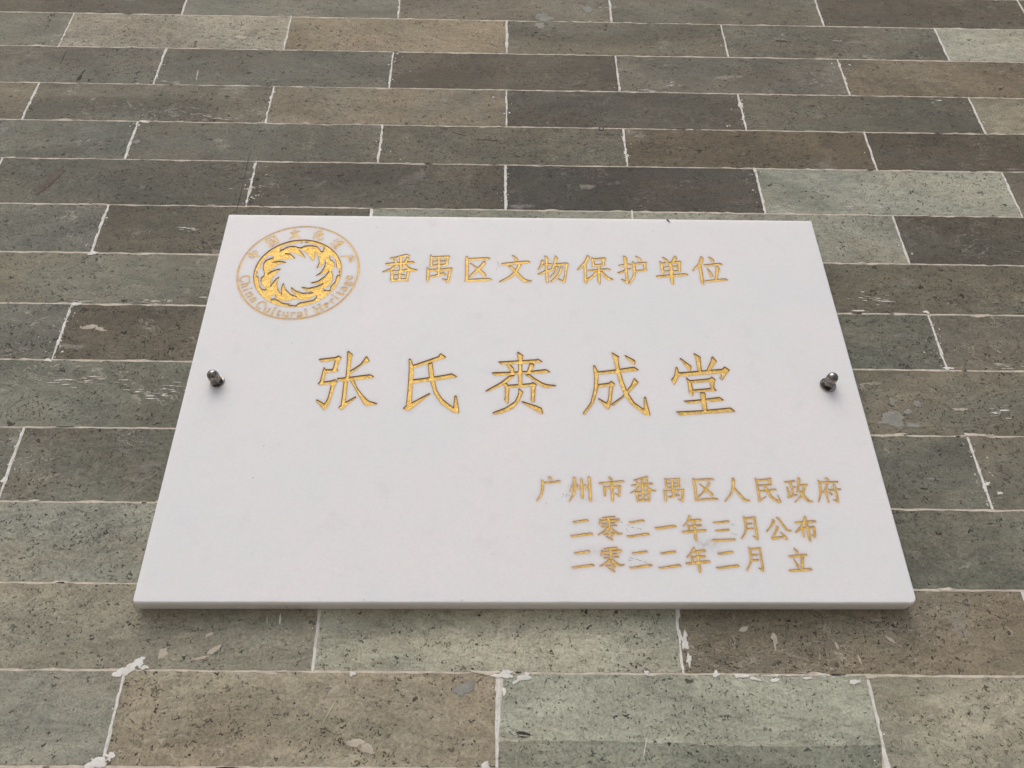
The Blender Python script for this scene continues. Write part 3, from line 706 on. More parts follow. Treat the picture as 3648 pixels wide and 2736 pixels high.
def mat_steel():
    s = N('stainless_steel')
    p = s.coord()
    n1 = s.noise(p, 500, 4, 0.7)
    s.set(s.b.inputs['Base Color'], s.mix(s.ramp(n1, 0.42, 0.66, 0, 0.85), (0.33, 0.305, 0.275), (0.05, 0.034, 0.022)))
    s.b.inputs['Metallic'].default_value = 1.0
    s.set(s.b.inputs['Roughness'], s.ramp(n1, 0.3, 0.8, 0.05, 0.22))
    s.set(s.b.inputs['Normal'], s.bump(s.noise(p, 260, 3), 0.12, 0.0006))
    return s.m


def mat_plain(name, col, rough=0.8, var=0.3, scale=60, metallic=0.0):
    s = N(name)
    n1 = s.noise(s.coord(), scale, 5, 0.65)
    s.set(s.b.inputs['Base Color'], s.mix(s.ramp(n1, 0.3, 0.7), tuple(v * (1 - var) for v in col), tuple(min(1, v * (1 + var)) for v in col)))
    s.b.inputs['Roughness'].default_value = rough
    s.b.inputs['Metallic'].default_value = metallic
    s.set(s.b.inputs['Normal'], s.bump(n1, 0.3, 0.001))
    return s.m


M_BRICK = mat_brick()
M_BED = mat_mortar('cream_bed_mortar', (0.68, 0.605, 0.49), (0.50, 0.44, 0.355))
M_WHITE = mat_mortar('white_joint_mortar', (0.78, 0.765, 0.715), (0.64, 0.615, 0.55))
M_FILL = mat_mortar('grey_filler', (0.31, 0.30, 0.26), (0.24, 0.235, 0.205))
M_RUST = mat_mortar('brown_smear', (0.115, 0.080, 0.062), (0.15, 0.125, 0.105))
M_PALE = mat_mortar('pale_inclusion', (0.52, 0.46, 0.36), (0.42, 0.37, 0.29))
M_CRACK_GAP_SHADE = mat_mortar('crack_and_gap_shade', (0.030, 0.028, 0.024), (0.05, 0.046, 0.04))
M_SCUFF = mat_mortar('grey_scuff', (0.48, 0.47, 0.46), (0.33, 0.325, 0.32))
M_MARBLE = mat_marble()
M_GOLD = mat_gold('gold_leaf_paint', (0.82, 0.575, 0.175), 0.42, 0.58, 1.0)
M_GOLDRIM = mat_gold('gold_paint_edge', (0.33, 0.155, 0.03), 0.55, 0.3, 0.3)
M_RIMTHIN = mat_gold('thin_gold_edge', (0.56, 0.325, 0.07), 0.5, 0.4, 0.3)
M_STEEL = mat_steel()
M_GROUND = mat_plain('stone_paving', (0.31, 0.285, 0.245), 0.85, 0.25, 6)
M_BLACK = mat_plain('black_speck', (0.02, 0.018, 0.015), 0.6, 0.3, 900)

# ------------------------------------------------------------------ the ground
gsz = 60.0
me = mesh_np('ground', [(-gsz, -gsz, 0), (gsz, -gsz, 0), (gsz, gsz, 0), (-gsz, gsz, 0)], [(0, 1, 2, 3)])
g = link('ground', me, None, M_GROUND)
g['kind'] = 'structure'

# ------------------------------------------------------------------ the wall
WALL_Y = 0.016
wall = thing('brick_wall', 'grey-green and brown old brick wall with thin pale mortar joints, behind the marble plaque', 'wall', (0, WALL_Y, 0))

# bed joints: height (mm from plaque centre) on the left (x=-500) and right (x=500)
JOINT = {0: (629, 624), 1: (560.5, 557.5), 2: (492.6, 490.0), 3: (423.6, 420.4), 4: (358.6, 355.6), 5: (295.9, 292.9),
         6: (228.0, 224.0), 7: (161.2, 155.8), 8: (96.2, 91.0), 9: (31.0, 25.0), 10: (-39.8, -45.2), 11: (-110.2, -116.4),
         12: (-178.6, -185.8), 13: (-244.2, -252.0), 14: (-309.5, -317)}
for i in range(-1, -9, -1):
    JOINT[i] = (JOINT[i + 1][0] + 67.5, JOINT[i + 1][1] + 67.5)
for i in range(15, 40):
    JOINT[i] = (JOINT[i - 1][0] - 67.5, JOINT[i - 1][1] - 67.5)


def jz(i, x):
    a, b = JOINT[i]
    return a + (b - a) * (x + 500) / 1000


SEEN = {0: [-430, -154.6, 120.1, 396.2, 672], 1: [-565.3, -290.8, -15.3, 261.4, 540], 2: [-434, -155.7, 120, 398.3],
        3: [-567.3, -291.6, -15.7, 262.1, 542], 4: [-436, -158, 118.7, 399.5], 5: [-292, -16.8, 261.4, 540],
        6: [-435.5, -159.2, 117.9, 398.4], 8: [-436, -159, 118, 399], 10: [-438.8, -160, 118, 395.6],
        12: [-438, -161.8, 116.1, 396.3], 13: [-300.5, -23.8, 255.2]}
# tones read off the photograph, left to right per course (sRGB), pits, streaks, warmth
TONE = {
    0: [(97, 92, 82, .6, .3, .6), (120, 120, 110, .5, .3, .3), (118, 111, 99, .4, .3, .6), (113, 109, 97, .4, .3, .5), (101, 92, 80, .4, .3, .7), (101, 92, 80, .4, .3, .6)],
    1: [(122, 118, 105, .3, .1, .4), (150, 144, 134, 1., .9, .5), (143, 128, 105, .8, 1., .9), (112, 107, 93, .6, .4, .5), (111, 107, 96, .7, .9, .5), (158, 158, 148, .2, .3, .2)],
    2: [(108, 106, 98, 1., .6, .4), (105, 104, 96, .6, .2, .3), (99, 91, 80, .6, .3, .8), (112, 108, 100, .5, .5, .4), (122, 109, 91, .6, .3, .9)],
    3: [(122, 115, 101, .6, .5, .6), (107, 105, 95, 1., .8, .4), (130, 119, 104, .7, .4, .8), (92, 86, 78, .6, .3, .6), (101, 98, 87, .5, .4, .4), (136, 129, 113, .3, .2, .5)],
    4: [(106, 108, 101, .6, .5, .2), (106, 104, 95, .5, .3, .4), (108, 104, 92, .7, .5, .5), (105, 93, 77, 1., .3, 1.), (90, 82, 72, .9, .3, .8)],
    5: [(100, 96, 88, .6, .3, .5), (98, 97, 89, .7, .3, .3), (93, 89, 81, .6, .4, .5), (79, 75, 71, .9, .3, .4), (143, 147, 138, .6, .4, .0), (111, 106, 96, .5, .3, .5)],
    6: [(108, 109, 102, .8, .6, .2), (97, 94, 84, .6, .3, .5), (131, 135, 126, .4, .2, .0), (136, 138, 128, .7, .6, .2), (93, 87, 79, .6, .4, .6)],
    7: [(118, 116, 104, .8, .6, .3), (119, 117, 105, .8, .7, .3), (116, 114, 104, .5, .3, .3), (110, 106, 95, .5, .3, .3), (101, 97, 85, .7, .5, .5), (101, 97, 85, .7, .5, .5)],
    8: [(112, 112, 106, .8, .8, .2), (101, 94, 83, .9, .6, .7), (100, 95, 85, .5, .3, .5), (102, 104, 95, .7, .3, .1), (107, 101, 92, .7, .7, .5)],
    9: [(112, 114, 104, .9, .8, .2), (113, 115, 105, 1., .8, .2), (110, 110, 100, .5, .3, .3), (112, 108, 97, .5, .3, .3), (113, 109, 97, .8, .9, .5), (108, 104, 94, .6, .3, .5)],
    10: [(115, 114, 105, .5, .3, .2), (114, 113, 103, .8, .7, .3), (112, 108, 97, .5, .3, .3), (106, 106, 97, 1., .4, .3), (110, 106, 95, .6, .4, .5)],
    11: [(140, 142, 133, .8, .3, .1), (141, 143, 134, 1., .4, .1), (112, 108, 97, .5, .3, .3), (112, 108, 97, .5, .3, .3), (112, 114, 103, .8, .3, .1), (112, 114, 103, .8, .3, .1)],
    12: [(148, 142, 128, .8, .6, .5), (142, 137, 123, .7, .5, .5), (160, 162, 149, .45, .3, .1), (122, 112, 97, 1., 1., .7), (130, 120, 105, .8, .5, .5)],
    13: [(140, 141, 132, .3, .3, .1), (143, 143, 134, .4, .3, .2), (150, 140, 122, 1., .8, .8), (153, 158, 146, .5, .3, .0), (153, 148, 133, .7, .4, .5), (150, 145, 130, .5, .3, .5)],
    14: [(150, 145, 130, .7, .4, .4)] * 6,
}
GAIN = 1.10


def smooth_noise(n, amp, k=3):
    v = rng.normal(0, 1, n + 2 * k)
    ker = np.ones(k) / k
    return np.convolve(v, ker, 'same')[k:k + n] * amp


def edge(ax, az, bx, bz, amp, step):
    L = math.hypot(bx - ax, bz - az)
    n = max(3, int(L / step))
    t = np.linspace(0, 1, n, endpoint=False)
    j = smooth_noise(n, amp)
    j[0] *= 0.3
    # occasional chips
    for _ in range(rng.poisson(L / 160)):
        c_ = rng.uniform(0.05, 0.95)
        w_ = rng.uniform(3, 8) / L
        j -= rng.uniform(0.5, 1.6) * np.exp(-((t - c_) / w_) ** 2) * (amp / 0.5)
    nx, nz = (bz - az) / L, -(bx - ax) / L      # outward for a clockwise outline seen from the front
    return [(ax + (bx - ax) * tt + nx * jj * -1 * -1, az + (bz - az) * tt + nz * jj) for tt, jj in zip(t, j)]


bv, bf, bcol, bpar, bseed = [], [], [], [], []
mv, mf, mm_, mrad = [], [], [], []          # mortar


def quad_m(x0, z0, x1, z1, x2, z2, x3, z3, y, mi):
    b = len(mv)
    for x, z in ((x0, z0), (x1, z1), (x2, z2), (x3, z3)):
        mv.append((x / 1000, y / 1000, Z0 + z / 1000))
        mrad.append(-4.0)
    mf.append((b, b + 1, b + 2, b + 3))
    mm_.append(mi)


def add_brick(pts, y, tone, seed):
    b = len(bv)
    n = len(pts)
    for x, z in pts:
        bv.append((x / 1000, y / 1000, Z0 + z / 1000))
    for x, z in pts:
        bv.append((x / 1000, 0.004, Z0 + z / 1000))
    fs = [tuple(b + i for i in range(n))]
    for i in range(n):
        j = (i + 1) % n
        fs.append((b + j, b + i, b + n + i, b + n + j))
    r, g_, bl, pit, stk, warm = tone
    pit, stk = min(1.0, pit * 1.15 + 0.1), min(1.0, stk * 1.1 + 0.15)
    mean_ = (r + g_ + bl) / 3
    olive = [mean_ * (1 + k_ / 106) for k_ in (5.2, 2.2, -8.0)]     # the wall's common olive-grey
    c = [min(0.9, 0.165 * GAIN * (v / 0.165) ** 0.98) for v in srgb(*[o_ + 0.48 * (q - mean_ * (1 + k_ / 106)) for o_, q, k_ in zip(olive, (r, g_, bl), (4.0, 1.5, -5.5))])]
    for f in fs:
        bf.append(f)
        bcol.extend((c[0], c[1], c[2], 1))
        bpar.extend((pit, stk, warm, 1))
        bseed.extend(seed)


XL, XR = -1500, 1500
vjoints = []
for cr in range(-8, 39):
    if cr + 1 not in JOINT or cr not in JOINT:
        continue
    base = -291.5 if cr % 2 else -434.0
    xs = [base + 277 * k for k in range(-5, 8)]
    for s_ in SEEN.get(cr, []):
        i = int(np.argmin([abs(x - s_) for x in xs]))
        xs[i] = s_
    xs = [XL] + [x for x in xs if XL + 30 < x < XR - 30] + [XR]
    near = -1 <= cr <= 14
    first = None
    tones = TONE.get(cr)
    ref = [i for i, x in enumerate(xs) if x > -600][0] - 1 if tones else 0
    for i in range(len(xs) - 1):
        x0, x1 = xs[i], xs[i + 1]
        if tones and 0 <= i - ref < len(tones) and cr < 14:
            tn = tones[i - ref]
        else:
            q = TONE[random.randrange(0, 14)]
            tn = random.choice(q)
        hg = 0.92 + rng.normal(0, 0.12)           # half joint widths, mm
        hv = 1.0
        inner = near and abs((x0 + x1) / 2) < 800
        step, amp = (3.6, 0.40) if inner else (40, 0.3)
        zt0, zt1 = jz(cr, x0) - hg, jz(cr, x1) - hg
        zb0, zb1 = jz(cr + 1, x0) + hg, jz(cr + 1, x1) + hg
        a0, a1 = x0 + hv + rng.normal(0, .2), x1 - hv + rng.normal(0, .2)
        # counter-clockwise seen from the front (-y): bottom-left, bottom-right, top-right, top-left
        seed = tuple(float(v) for v in rng.uniform(-40, 40, 3))
        y = float(rng.uniform(-0.06, 0.04))
        if cr == 13 and i - ref == 3:
            # this brick has a darker, damp-looking lower band with a wavy edge
            zmid = lambda x: -295.5 + (-3.5) * (x + 23) / 280 + 1.2 * math.sin((x + 23) / 40)
            n = 40
            mid_ = [(a0 + (a1 - a0) * k / n, zmid(a0 + (a1 - a0) * k / n) + float(rng.normal(0, .35))) for k in range(n + 1)]
            low = edge(a0, zb0, a1, zb1, amp, step)
            add_brick(low + mid_[::-1], y, (128, 133, 121, 1.0, .2, .0), seed)
            add_brick(mid_ + edge(a1, zt1, a0, zt0, amp, step), y - 0.02, tn, seed)
        else:
            pts = edge(a0, zb0, a1, zb1, amp, step) + edge(a1, zb1, a1, zt1, amp, step) + edge(a1, zt1, a0, zt0, amp, step) + edge(a0, zt0, a0, zb0, amp, step)
            add_brick(pts, y, tn, seed)
        if 0 < i:
            vjoints.append((x0, cr, near and abs(x0) < 700))

# backing of bed mortar just behind the brick faces, white perpend mortar a hair in front of it
zt = JOINT[-8][0] - 3
zb = -Z0 * 1000 + 2
quad_m(XL, zb, XR, zb, XR, zt, XL, zt, 0.16, 0)
for x, cr, nr in vjoints:
    zt_, zb_ = jz(cr, x) - 1.0, jz(cr + 1, x) + 1.0
    if zb_ < zb:
        continue
    quad_m(x - 2.2, zb_, x + 2.2, zb_, x + 2.2, zt_, x - 2.2, zt_, 0.12, 1)


def blob(x, z, rx, rz, mi, y, ang=0.0, n=None, rough=0.35, thin=0.0):
    """an irregular smear of dried mortar, domed a little"""
    n = n or max(9, int(6 + (rx + rz) * 1.6))
    ph = rng.uniform(0, 6.28, 5)
    am = rng.normal(0, rough, 5) / np.array([1.5, 2, 2.5, 3, 3.5])
    ca, sa = math.cos(ang), math.sin(ang)
    b = len(mv)
    mv.append((x / 1000, (y - 0.25) / 1000, Z0 + z / 1000))
    mrad.append(-0.1 + thin)
    for fr, dy in ((0.6, -0.2), (1.0, 0.0)):
        for k in range(n):
            t = 2 * math.pi * k / n
            r = max(0.25, 1 + sum(a * math.cos((q + 1) * t + p_) for q, (a, p_) in enumerate(zip(am, ph))) + rng.normal(0, 0.06)) * fr
            ex, ez = rx * r * math.cos(t), rz * r * math.sin(t)
            mrad.append((0.25 if fr < 1 else 1.0) + thin)
            mv.append(((x + ex * ca - ez * sa) / 1000, (y + dy) / 1000, Z0 + (z + ex * sa + ez * ca) / 1000))
    for k in range(n):
        j = (k + 1) % n
        mf.append((b, b + 1 + k, b + 1 + j))
        mm_.append(mi)
        mf.append((b + 1 + k, b + 1 + n + k, b + 1 + n + j, b + 1 + j))
        mm_.append(mi)


def sliver(x0, z0, x1, z1, w, mi, thin=0.0, y=-0.06):
    blob((x0 + x1) / 2, (z0 + z1) / 2, math.hypot(x1 - x0, z1 - z0) / 2, w, mi, y, math.atan2(z1 - z0, x1 - x0), 26, 0.2, thin)


SPLASH = {(2, -434): 14, (2, -155.7): 26, (3, -567.3): 22, (3, -291.6): 26, (4, -436): 18, (4, -158): 14, (4, 118.7): 20, (5, -292): 26,
          (5, -16.8): 16, (6, -435.5): 12, (8, -436): 30, (8, 399): 26, (10, -438.8): 14, (10, 395.6): 24, (2, 398.3): 16, (3, 262.1): 18,
          (5, 261.4): 14, (1, 261.4): 8, (1, -15.3): 10, (0, 396.2): 12}
for x, cr, nr in vjoints:
    if not nr:
        continue
    cnt = SPLASH.get((cr, x), 5)
    z_a, z_b = jz(cr + 1, x) + 2, jz(cr, x) - 2
    # a bead of mortar that wanders along the joint
    for k in range(7):
        blob(x + rng.normal(0, 0.35), z_b + (z_a - z_b) * (k + rng.uniform(0, 1)) / 7, rng.uniform(0.85, 1.6) * (1.2 if cnt > 10 else 0.9), rng.uniform(4, 7), 1, -0.02, rng.normal(0, 0.05), 14, 0.2)
    for k in range(cnt):
        side = rng.choice((-1, 1))
        d_ = 1.5 + rng.exponential(3.6)
        s_ = rng.uniform(0.25, 0.85) + (rng.uniform(0, 0.7) if rng.random() < 0.2 else 0)
        blob(x + side * d_, rng.uniform(z_a, z_b), s_ * rng.uniform(0.7, 1.5), s_, 1, -0.2, rng.uniform(0, 3), 8, 0.3)
# bed-joint squeeze-out
for _ in range(150):
    cr = int(rng.integers(1, 14))
    x = rng.uniform(-600, 600)
    blob(x, jz(cr, x) + rng.normal(0, 0.5), rng.uniform(3, 10), rng.uniform(0.9, 1.6), 0, -0.02, 0, 14, 0.25)
# the larger smears seen in the photograph: x, z, half sizes, material, angle
for a in ((-298, -245, 8, 4.5, 1, 0.5), (-292, -240, 6, 4, 1, 0.9), (-304, -248, 5, 3.2, 1, .1), (-286, -244, 5, 1.6, 1, .1),
          (-303, -308, 8, 4.5, 1, 0.3), (-309, -312, 5, 4, 1, 0), (-297, -305, 3, 4, 1, .3),
          (-18, -249, 10, 2.8, 1, 0.05), (-30, -248, 12, 1.8, 0, 0), (-6, -252, 8, 3, 1, 0.3), (-19, -262, 1.5, 4, 1, 0),
          (-32, -312, 3.5, 4.5, 1, 0), (-132, -248.5, 2.6, 2.2, 1, 0), (88, -248, 2.6, 2.2, 1, 0), (141, -249, 3.0, 2.6, 1, 0.4), (160, -250.5, 10, 1.5, 1, 0),
          (117.5, -200, 1.6, 14, 1, 0.02), (119, -225, 3.4, 8, 1, 0.0), (121, -238, 2, 6, 1, 0),
          (171, -253, 5, 1.6, 1, -.2), (185, -254, 5, 1.2, 1, .1), (210, -252, 4, 1.4, 1, 0), (243, -256, 4.5, 2.0, 1, .2), (256, -250.5, 6, 2.2, 0, 0),
          (-100, 158, 8, 2.2, 1, 0), (-158, 166, 5, 3, 1, 0.4), (-434, 160, 6, 2.6, 1, 0.3), (-429, 357, 5, 2.2, 1, 0), (-432, 95, 7, 2.2, 1, 0),
          (259, 192, 3.2, 5, 1, 0), (263, 400, 4, 6, 1, 0), (-440, 30, 4, 2, 1, 0), (400, 28, 6, 1.8, 1, 0), (398, -92, 4, 1.5, 1, .5), (407, -100, 3.4, 1.2, 1, 0),
          (330, -44, 14, 1.7, 0, 0), (400, -43.5, 16, 1.8, 0, 0),
          (300, 93, 7, 1.4, 1, .1), (330, 95, 10, 1.0, 1, 0), (398, 94, 4, 2, 1, 0),
          (-440, -92, 2.2, 3, 1, .2), (240.5, 362.9, 1.5, 1.3, 1, 0), (243.5, 363.3, 1.4, 1.2, 1, 0)):
    blob(a[0], a[1], a[2], a[3], a[4], -0.25, a[5], 34, 0.36)
for a in ((57, 177, 11, 8.5, 2, .1), (44, 175, 6, 6, 2, 0), (34, 566, 15, 11, 2, -.3), (92, 585, 9, 8, 2, 0), (27, 550, 9, 7, 2, 0),
          (-430, 323, 5, 4.5, 2, .2), (-90, 402, 5, 5, 2, .5)):
    blob(a[0], a[1], a[2], a[3], a[4], -0.14, a[5], 34, 0.22)
for a in ((-505, 266, 8, 14, 3, -.35), (-513, 250, 7, 9, 3, -.3)):
    blob(a[0], a[1], a[2], a[3], a[4], -0.12, a[5], 40, 0.3)

for a in ((-275, -234, 4.2, 5.0, 4, .2), (-237, -231, 8, 2.2, 4, .6), (-247, -237, 8, 1.3, 4, .25), (-243, -220, 4.4, 1.7, 4, .4), (-201, -208, 0.8, 4, 4, .05),
          (-125, -296, 8, 3.6, 4, -.1), (-116, -300, 6, 4, 4, -.5), (189, -222, 2.4, 6, 4, .2), (168, -215, 5, 2, 4, .3), (398, -17, 8, 2, 4, 0), (-412, 68, 10, 3, 4, .15), (-402, 66, 7, 2.4, 4, -.3),
          (-347, 516, 11, 4, 4, -.1), (280, -224, 5, 1.6, 4, -.7), (237, -228, 1.2, 5, 4, .3), (360, -11, 5, 3.5, 2, 0), (338, -8, 4, 4.5, 2, 0), (330, -30, 15, 9, 2, .1), (350, -34, 8, 3, 2, 0),
          (348, -20, 5, 3, 2, .2), (-50, -261, 8, 5.5, 2, .3), (-44, -258, 4.5, 5, 2, 0)):
    blob(a[0], a[1], a[2], a[3], a[4], -0.10, a[5], 30, 0.30)

# pencil line, cracks and gouges
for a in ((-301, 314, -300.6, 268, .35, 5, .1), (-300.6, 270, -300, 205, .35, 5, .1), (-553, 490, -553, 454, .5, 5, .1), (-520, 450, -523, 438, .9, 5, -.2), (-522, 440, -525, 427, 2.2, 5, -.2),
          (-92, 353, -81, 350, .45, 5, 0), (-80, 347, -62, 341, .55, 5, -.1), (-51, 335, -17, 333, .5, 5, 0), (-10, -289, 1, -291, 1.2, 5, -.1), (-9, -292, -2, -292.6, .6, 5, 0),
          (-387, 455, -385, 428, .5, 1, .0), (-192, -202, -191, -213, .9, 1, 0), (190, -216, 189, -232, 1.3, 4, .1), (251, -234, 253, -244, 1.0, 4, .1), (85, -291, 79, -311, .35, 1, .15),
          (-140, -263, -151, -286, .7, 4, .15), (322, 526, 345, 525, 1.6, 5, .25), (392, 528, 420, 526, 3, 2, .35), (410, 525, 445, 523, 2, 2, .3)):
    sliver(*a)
# dry brush marks of lime beside the joints
for cx_, cz_, sx, sz_, n in ((-428, 98, 10, 1.5, 8), (-358, 99.5, 26, 2.2, 16), (-300, 103, 10, 3, 8), (365, 234, 26, 4, 16), (-395, 8, 40, 5, 22), (-330, 0, 30, 8, 18), (-330, -8, 20, 3, 8), (-420, 428, 20, 1.5, 6),
                             (-350, 365, 25, 5, 16), (350, 110, 35, 8, 18), (150, 425, 25, 3, 12), (190, 437, 14, 6, 10), (-80, 150, 30, 4, 10), (450, 30, 18, 4, 10), (205, -250.5, 28, 2.2, 22), (-290, 255, 24, 4, 10), (-345, 195, 16, 3, 12), (430, -20, 12, 8, 10), (500, 415, 14, 5, 8), (-560, 500, 18, 5, 8), (120, 592, 20, 3, 8)):
    for _ in range(n):
        x, z = cx_ + rng.normal(0, sx * .5), cz_ + rng.normal(0, sz_ * .6)
        l = rng.uniform(2, 8)
        sliver(x - l, z + rng.normal(0, .2), x + l, z + rng.normal(0, .2), rng.uniform(.3, .8), 1 if rng.random() < .55 else 4, rng.uniform(.15, .4))
# places where the bed mortar has fallen out: gap shade painted as dark slivers
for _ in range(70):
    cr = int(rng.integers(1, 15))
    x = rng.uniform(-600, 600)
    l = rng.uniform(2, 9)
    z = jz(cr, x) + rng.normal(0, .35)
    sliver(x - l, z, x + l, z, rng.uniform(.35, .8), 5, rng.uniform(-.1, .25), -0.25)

me = mesh_np('bricks', bv, bf)
at = me.attributes.new('col', 'FLOAT_COLOR', 'FACE')
at.data.foreach_set('color', bcol)
at = me.attributes.new('par', 'FLOAT_COLOR', 'FACE')
at.data.foreach_set('color', bpar)
at = me.attributes.new('seed', 'FLOAT_VECTOR', 'FACE')
at.data.foreach_set('vector', bseed)
link('bricks', me, wall, M_BRICK)
me = mesh_np('mortar', mv, mf, mm_)
at = me.attributes.new('rad', 'FLOAT', 'POINT')
at.data.foreach_set('value', mrad)
link('mortar', me, wall, [M_BED, M_WHITE, M_FILL, M_RUST, M_PALE, M_CRACK_GAP_SHADE])
# wall core behind the facing
cv_ = [(x / 1000, y, z) for x in (XL, XR) for y in (0.0045, 0.30) for z in (0.0, Z0 + zt / 1000)]
cf = [(0, 1, 3, 2), (4, 6, 7, 5), (0, 4, 5, 1), (2, 3, 7, 6), (1, 5, 7, 3), (0, 2, 6, 4)]
link('wall_core', mesh_np('wall_core', cv_, cf), wall, M_FILL)

# ------------------------------------------------------------------ the plaque
W2, H2, TH = 300.9, 200.5, 16.0
plaque = thing('marble_plaque', 'white marble plaque with engraved gold emblem and Chinese inscription, bolted to the brick wall', 'plaque', (0, WALL_Y, Z0 - 0.2))
PO = Vector((0, WALL_Y, Z0 - 0.2))


def to3(x, z, y):
    """plaque millimetres (y towards the viewer is negative) to coordinates under the plaque's empty"""
    return (x / 1000 - PO.x, y / 1000 - PO.y, Z0 + z / 1000 - PO.z)


def chaikin(p, cut=0.5):
    """round the corners of a closed outline, taking at most `cut` mm off each side of a corner"""
    out = []
    n = len(p)
    for i in range(n):
        a, b = np.array(p[i], float), np.array(p[(i + 1) % n], float)
        L = np.hypot(*(b - a))
        if L < 1e-6:
            continue
        f = min(0.25, cut / L)
        out += [tuple(a + (b - a) * f), tuple(b - (b - a) * f)]
    return out


def catmull(pts, closed=False, sub=4):
    p = [np.array(q, float) for q in pts]
    n = len(p)
    out = []
    rg = range(n) if closed else range(n - 1)
    for i in rg:
        if closed:
            a, b, c, d = p[i - 1], p[i], p[(i + 1) % n], p[(i + 2) % n]
        else:
            a, b, c, d = p[max(0, i - 1)], p[i], p[i + 1], p[min(n - 1, i + 2)]
        # centripetal-like tangents damped so that straight brush strokes stay straight
        t1 = (c - a) * 0.5
        t2 = (d - b) * 0.5
        L = np.linalg.norm((c - b)[:2])
        for t_ in (t1, t2):
            l_ = np.linalg.norm(t_[:2])
            if l_ > L:
                t_ *= L / l_
        for k in range(sub):
            t = k / sub
            h1, h2 = 2 * t**3 - 3 * t**2 + 1, t**3 - 2 * t**2 + t
            h3, h4 = -2 * t**3 + 3 * t**2, t**3 - t**2
            out.append(h1 * b + h2 * t1 + h3 * c + h4 * t2)
    if not closed:
        out.append(p[-1])
    return out


def stroke_poly(st, wmul):
    pts = catmull(st) if len(st) > 2 else [np.array(q) for q in st]
    L, R = [], []
    for i, q in enumerate(pts):
        a, b = pts[max(0, i - 1)], pts[min(len(pts) - 1, i + 1)]
        d = (b - a)[:2]
        d = d / (np.linalg.norm(d) or 1)
        nrm = np.array((-d[1], d[0]))
        w = max(q[2] * wmul, 0.22) / 2
        L.append(tuple(q[:2] + nrm * w))
        R.append(tuple(q[:2] - nrm * w))
    return L + R[::-1]


def polys_of(name, wmul=1.0, jitter=0.0):
    out = []
    for kd, pts in parse(name):
        p = stroke_poly(pts, wmul) if kd == 'S' else [q[:2] for q in pts]
        w = max((q[2] for q in pts), default=1) * 0.16 if kd == 'S' else 0.55
        p = chaikin(p, w)
        if kd == 'P':
            p = chaikin(p, 0.25)
        if jitter:
            p = [(x + rng.normal(0, jitter), z + rng.normal(0, jitter)) for x, z in p]
        out.append(p)
    return out


def inside(px, py, poly):
    poly = np.asarray(poly)
    x0, y0 = poly[:, 0], poly[:, 1]
    x1, y1 = np.roll(x0, -1), np.roll(y0, -1)
    r = np.zeros(len(px), bool)
    bx = (px > x0.min()) & (px < x0.max()) & (py > y0.min()) & (py < y0.max())
    ix = np.nonzero(bx)[0]
    if len(ix) == 0:
        return r
    X, Y = px[ix][:, None], py[ix][:, None]
    cond = (y0 > Y) != (y1 > Y)
    with np.errstate(divide='ignore', invalid='ignore'):
        xi = (x1 - x0) * (Y - y0) / (y1 - y0) + x0
    r[ix] = (np.sum(cond & (X < xi), axis=1) % 2) == 1
    return r


# dirt on the stone: x, z, rx, rz, amount
DIRT = [(144, -152.5, 11, 5.5, 0.42), (144, -156, 8, 3, 0.3), (52, -113, 14, 5, .10), (128, -99, 9, 8, .16), (-272, -8, 9, 7, .24), (-274, -3, 7, 5, .28), (275, -8, 9, 8, .12),
        (53, -158, 10, 5, .20), (55, -132, 10, 6, .07), (-97, 137, 5, 7, .10)]


def dirt_at(x, z):
    v = 0
    for a, b, rx, rz, am in DIRT:
        v = max(v, am * math.exp(-((x - a) / rx) ** 2 - ((z - b) / rz) ** 2))
    return v


sv, sf, sstain, sdirt = [], [], [], []     # slab mesh


def sadd(x, z, y, stain=0.0):
    sv.append(to3(x, z, y))
    sstain.append(stain)
    sdirt.append(dirt_at(x, z))
    return len(sv) - 1


TILES = []


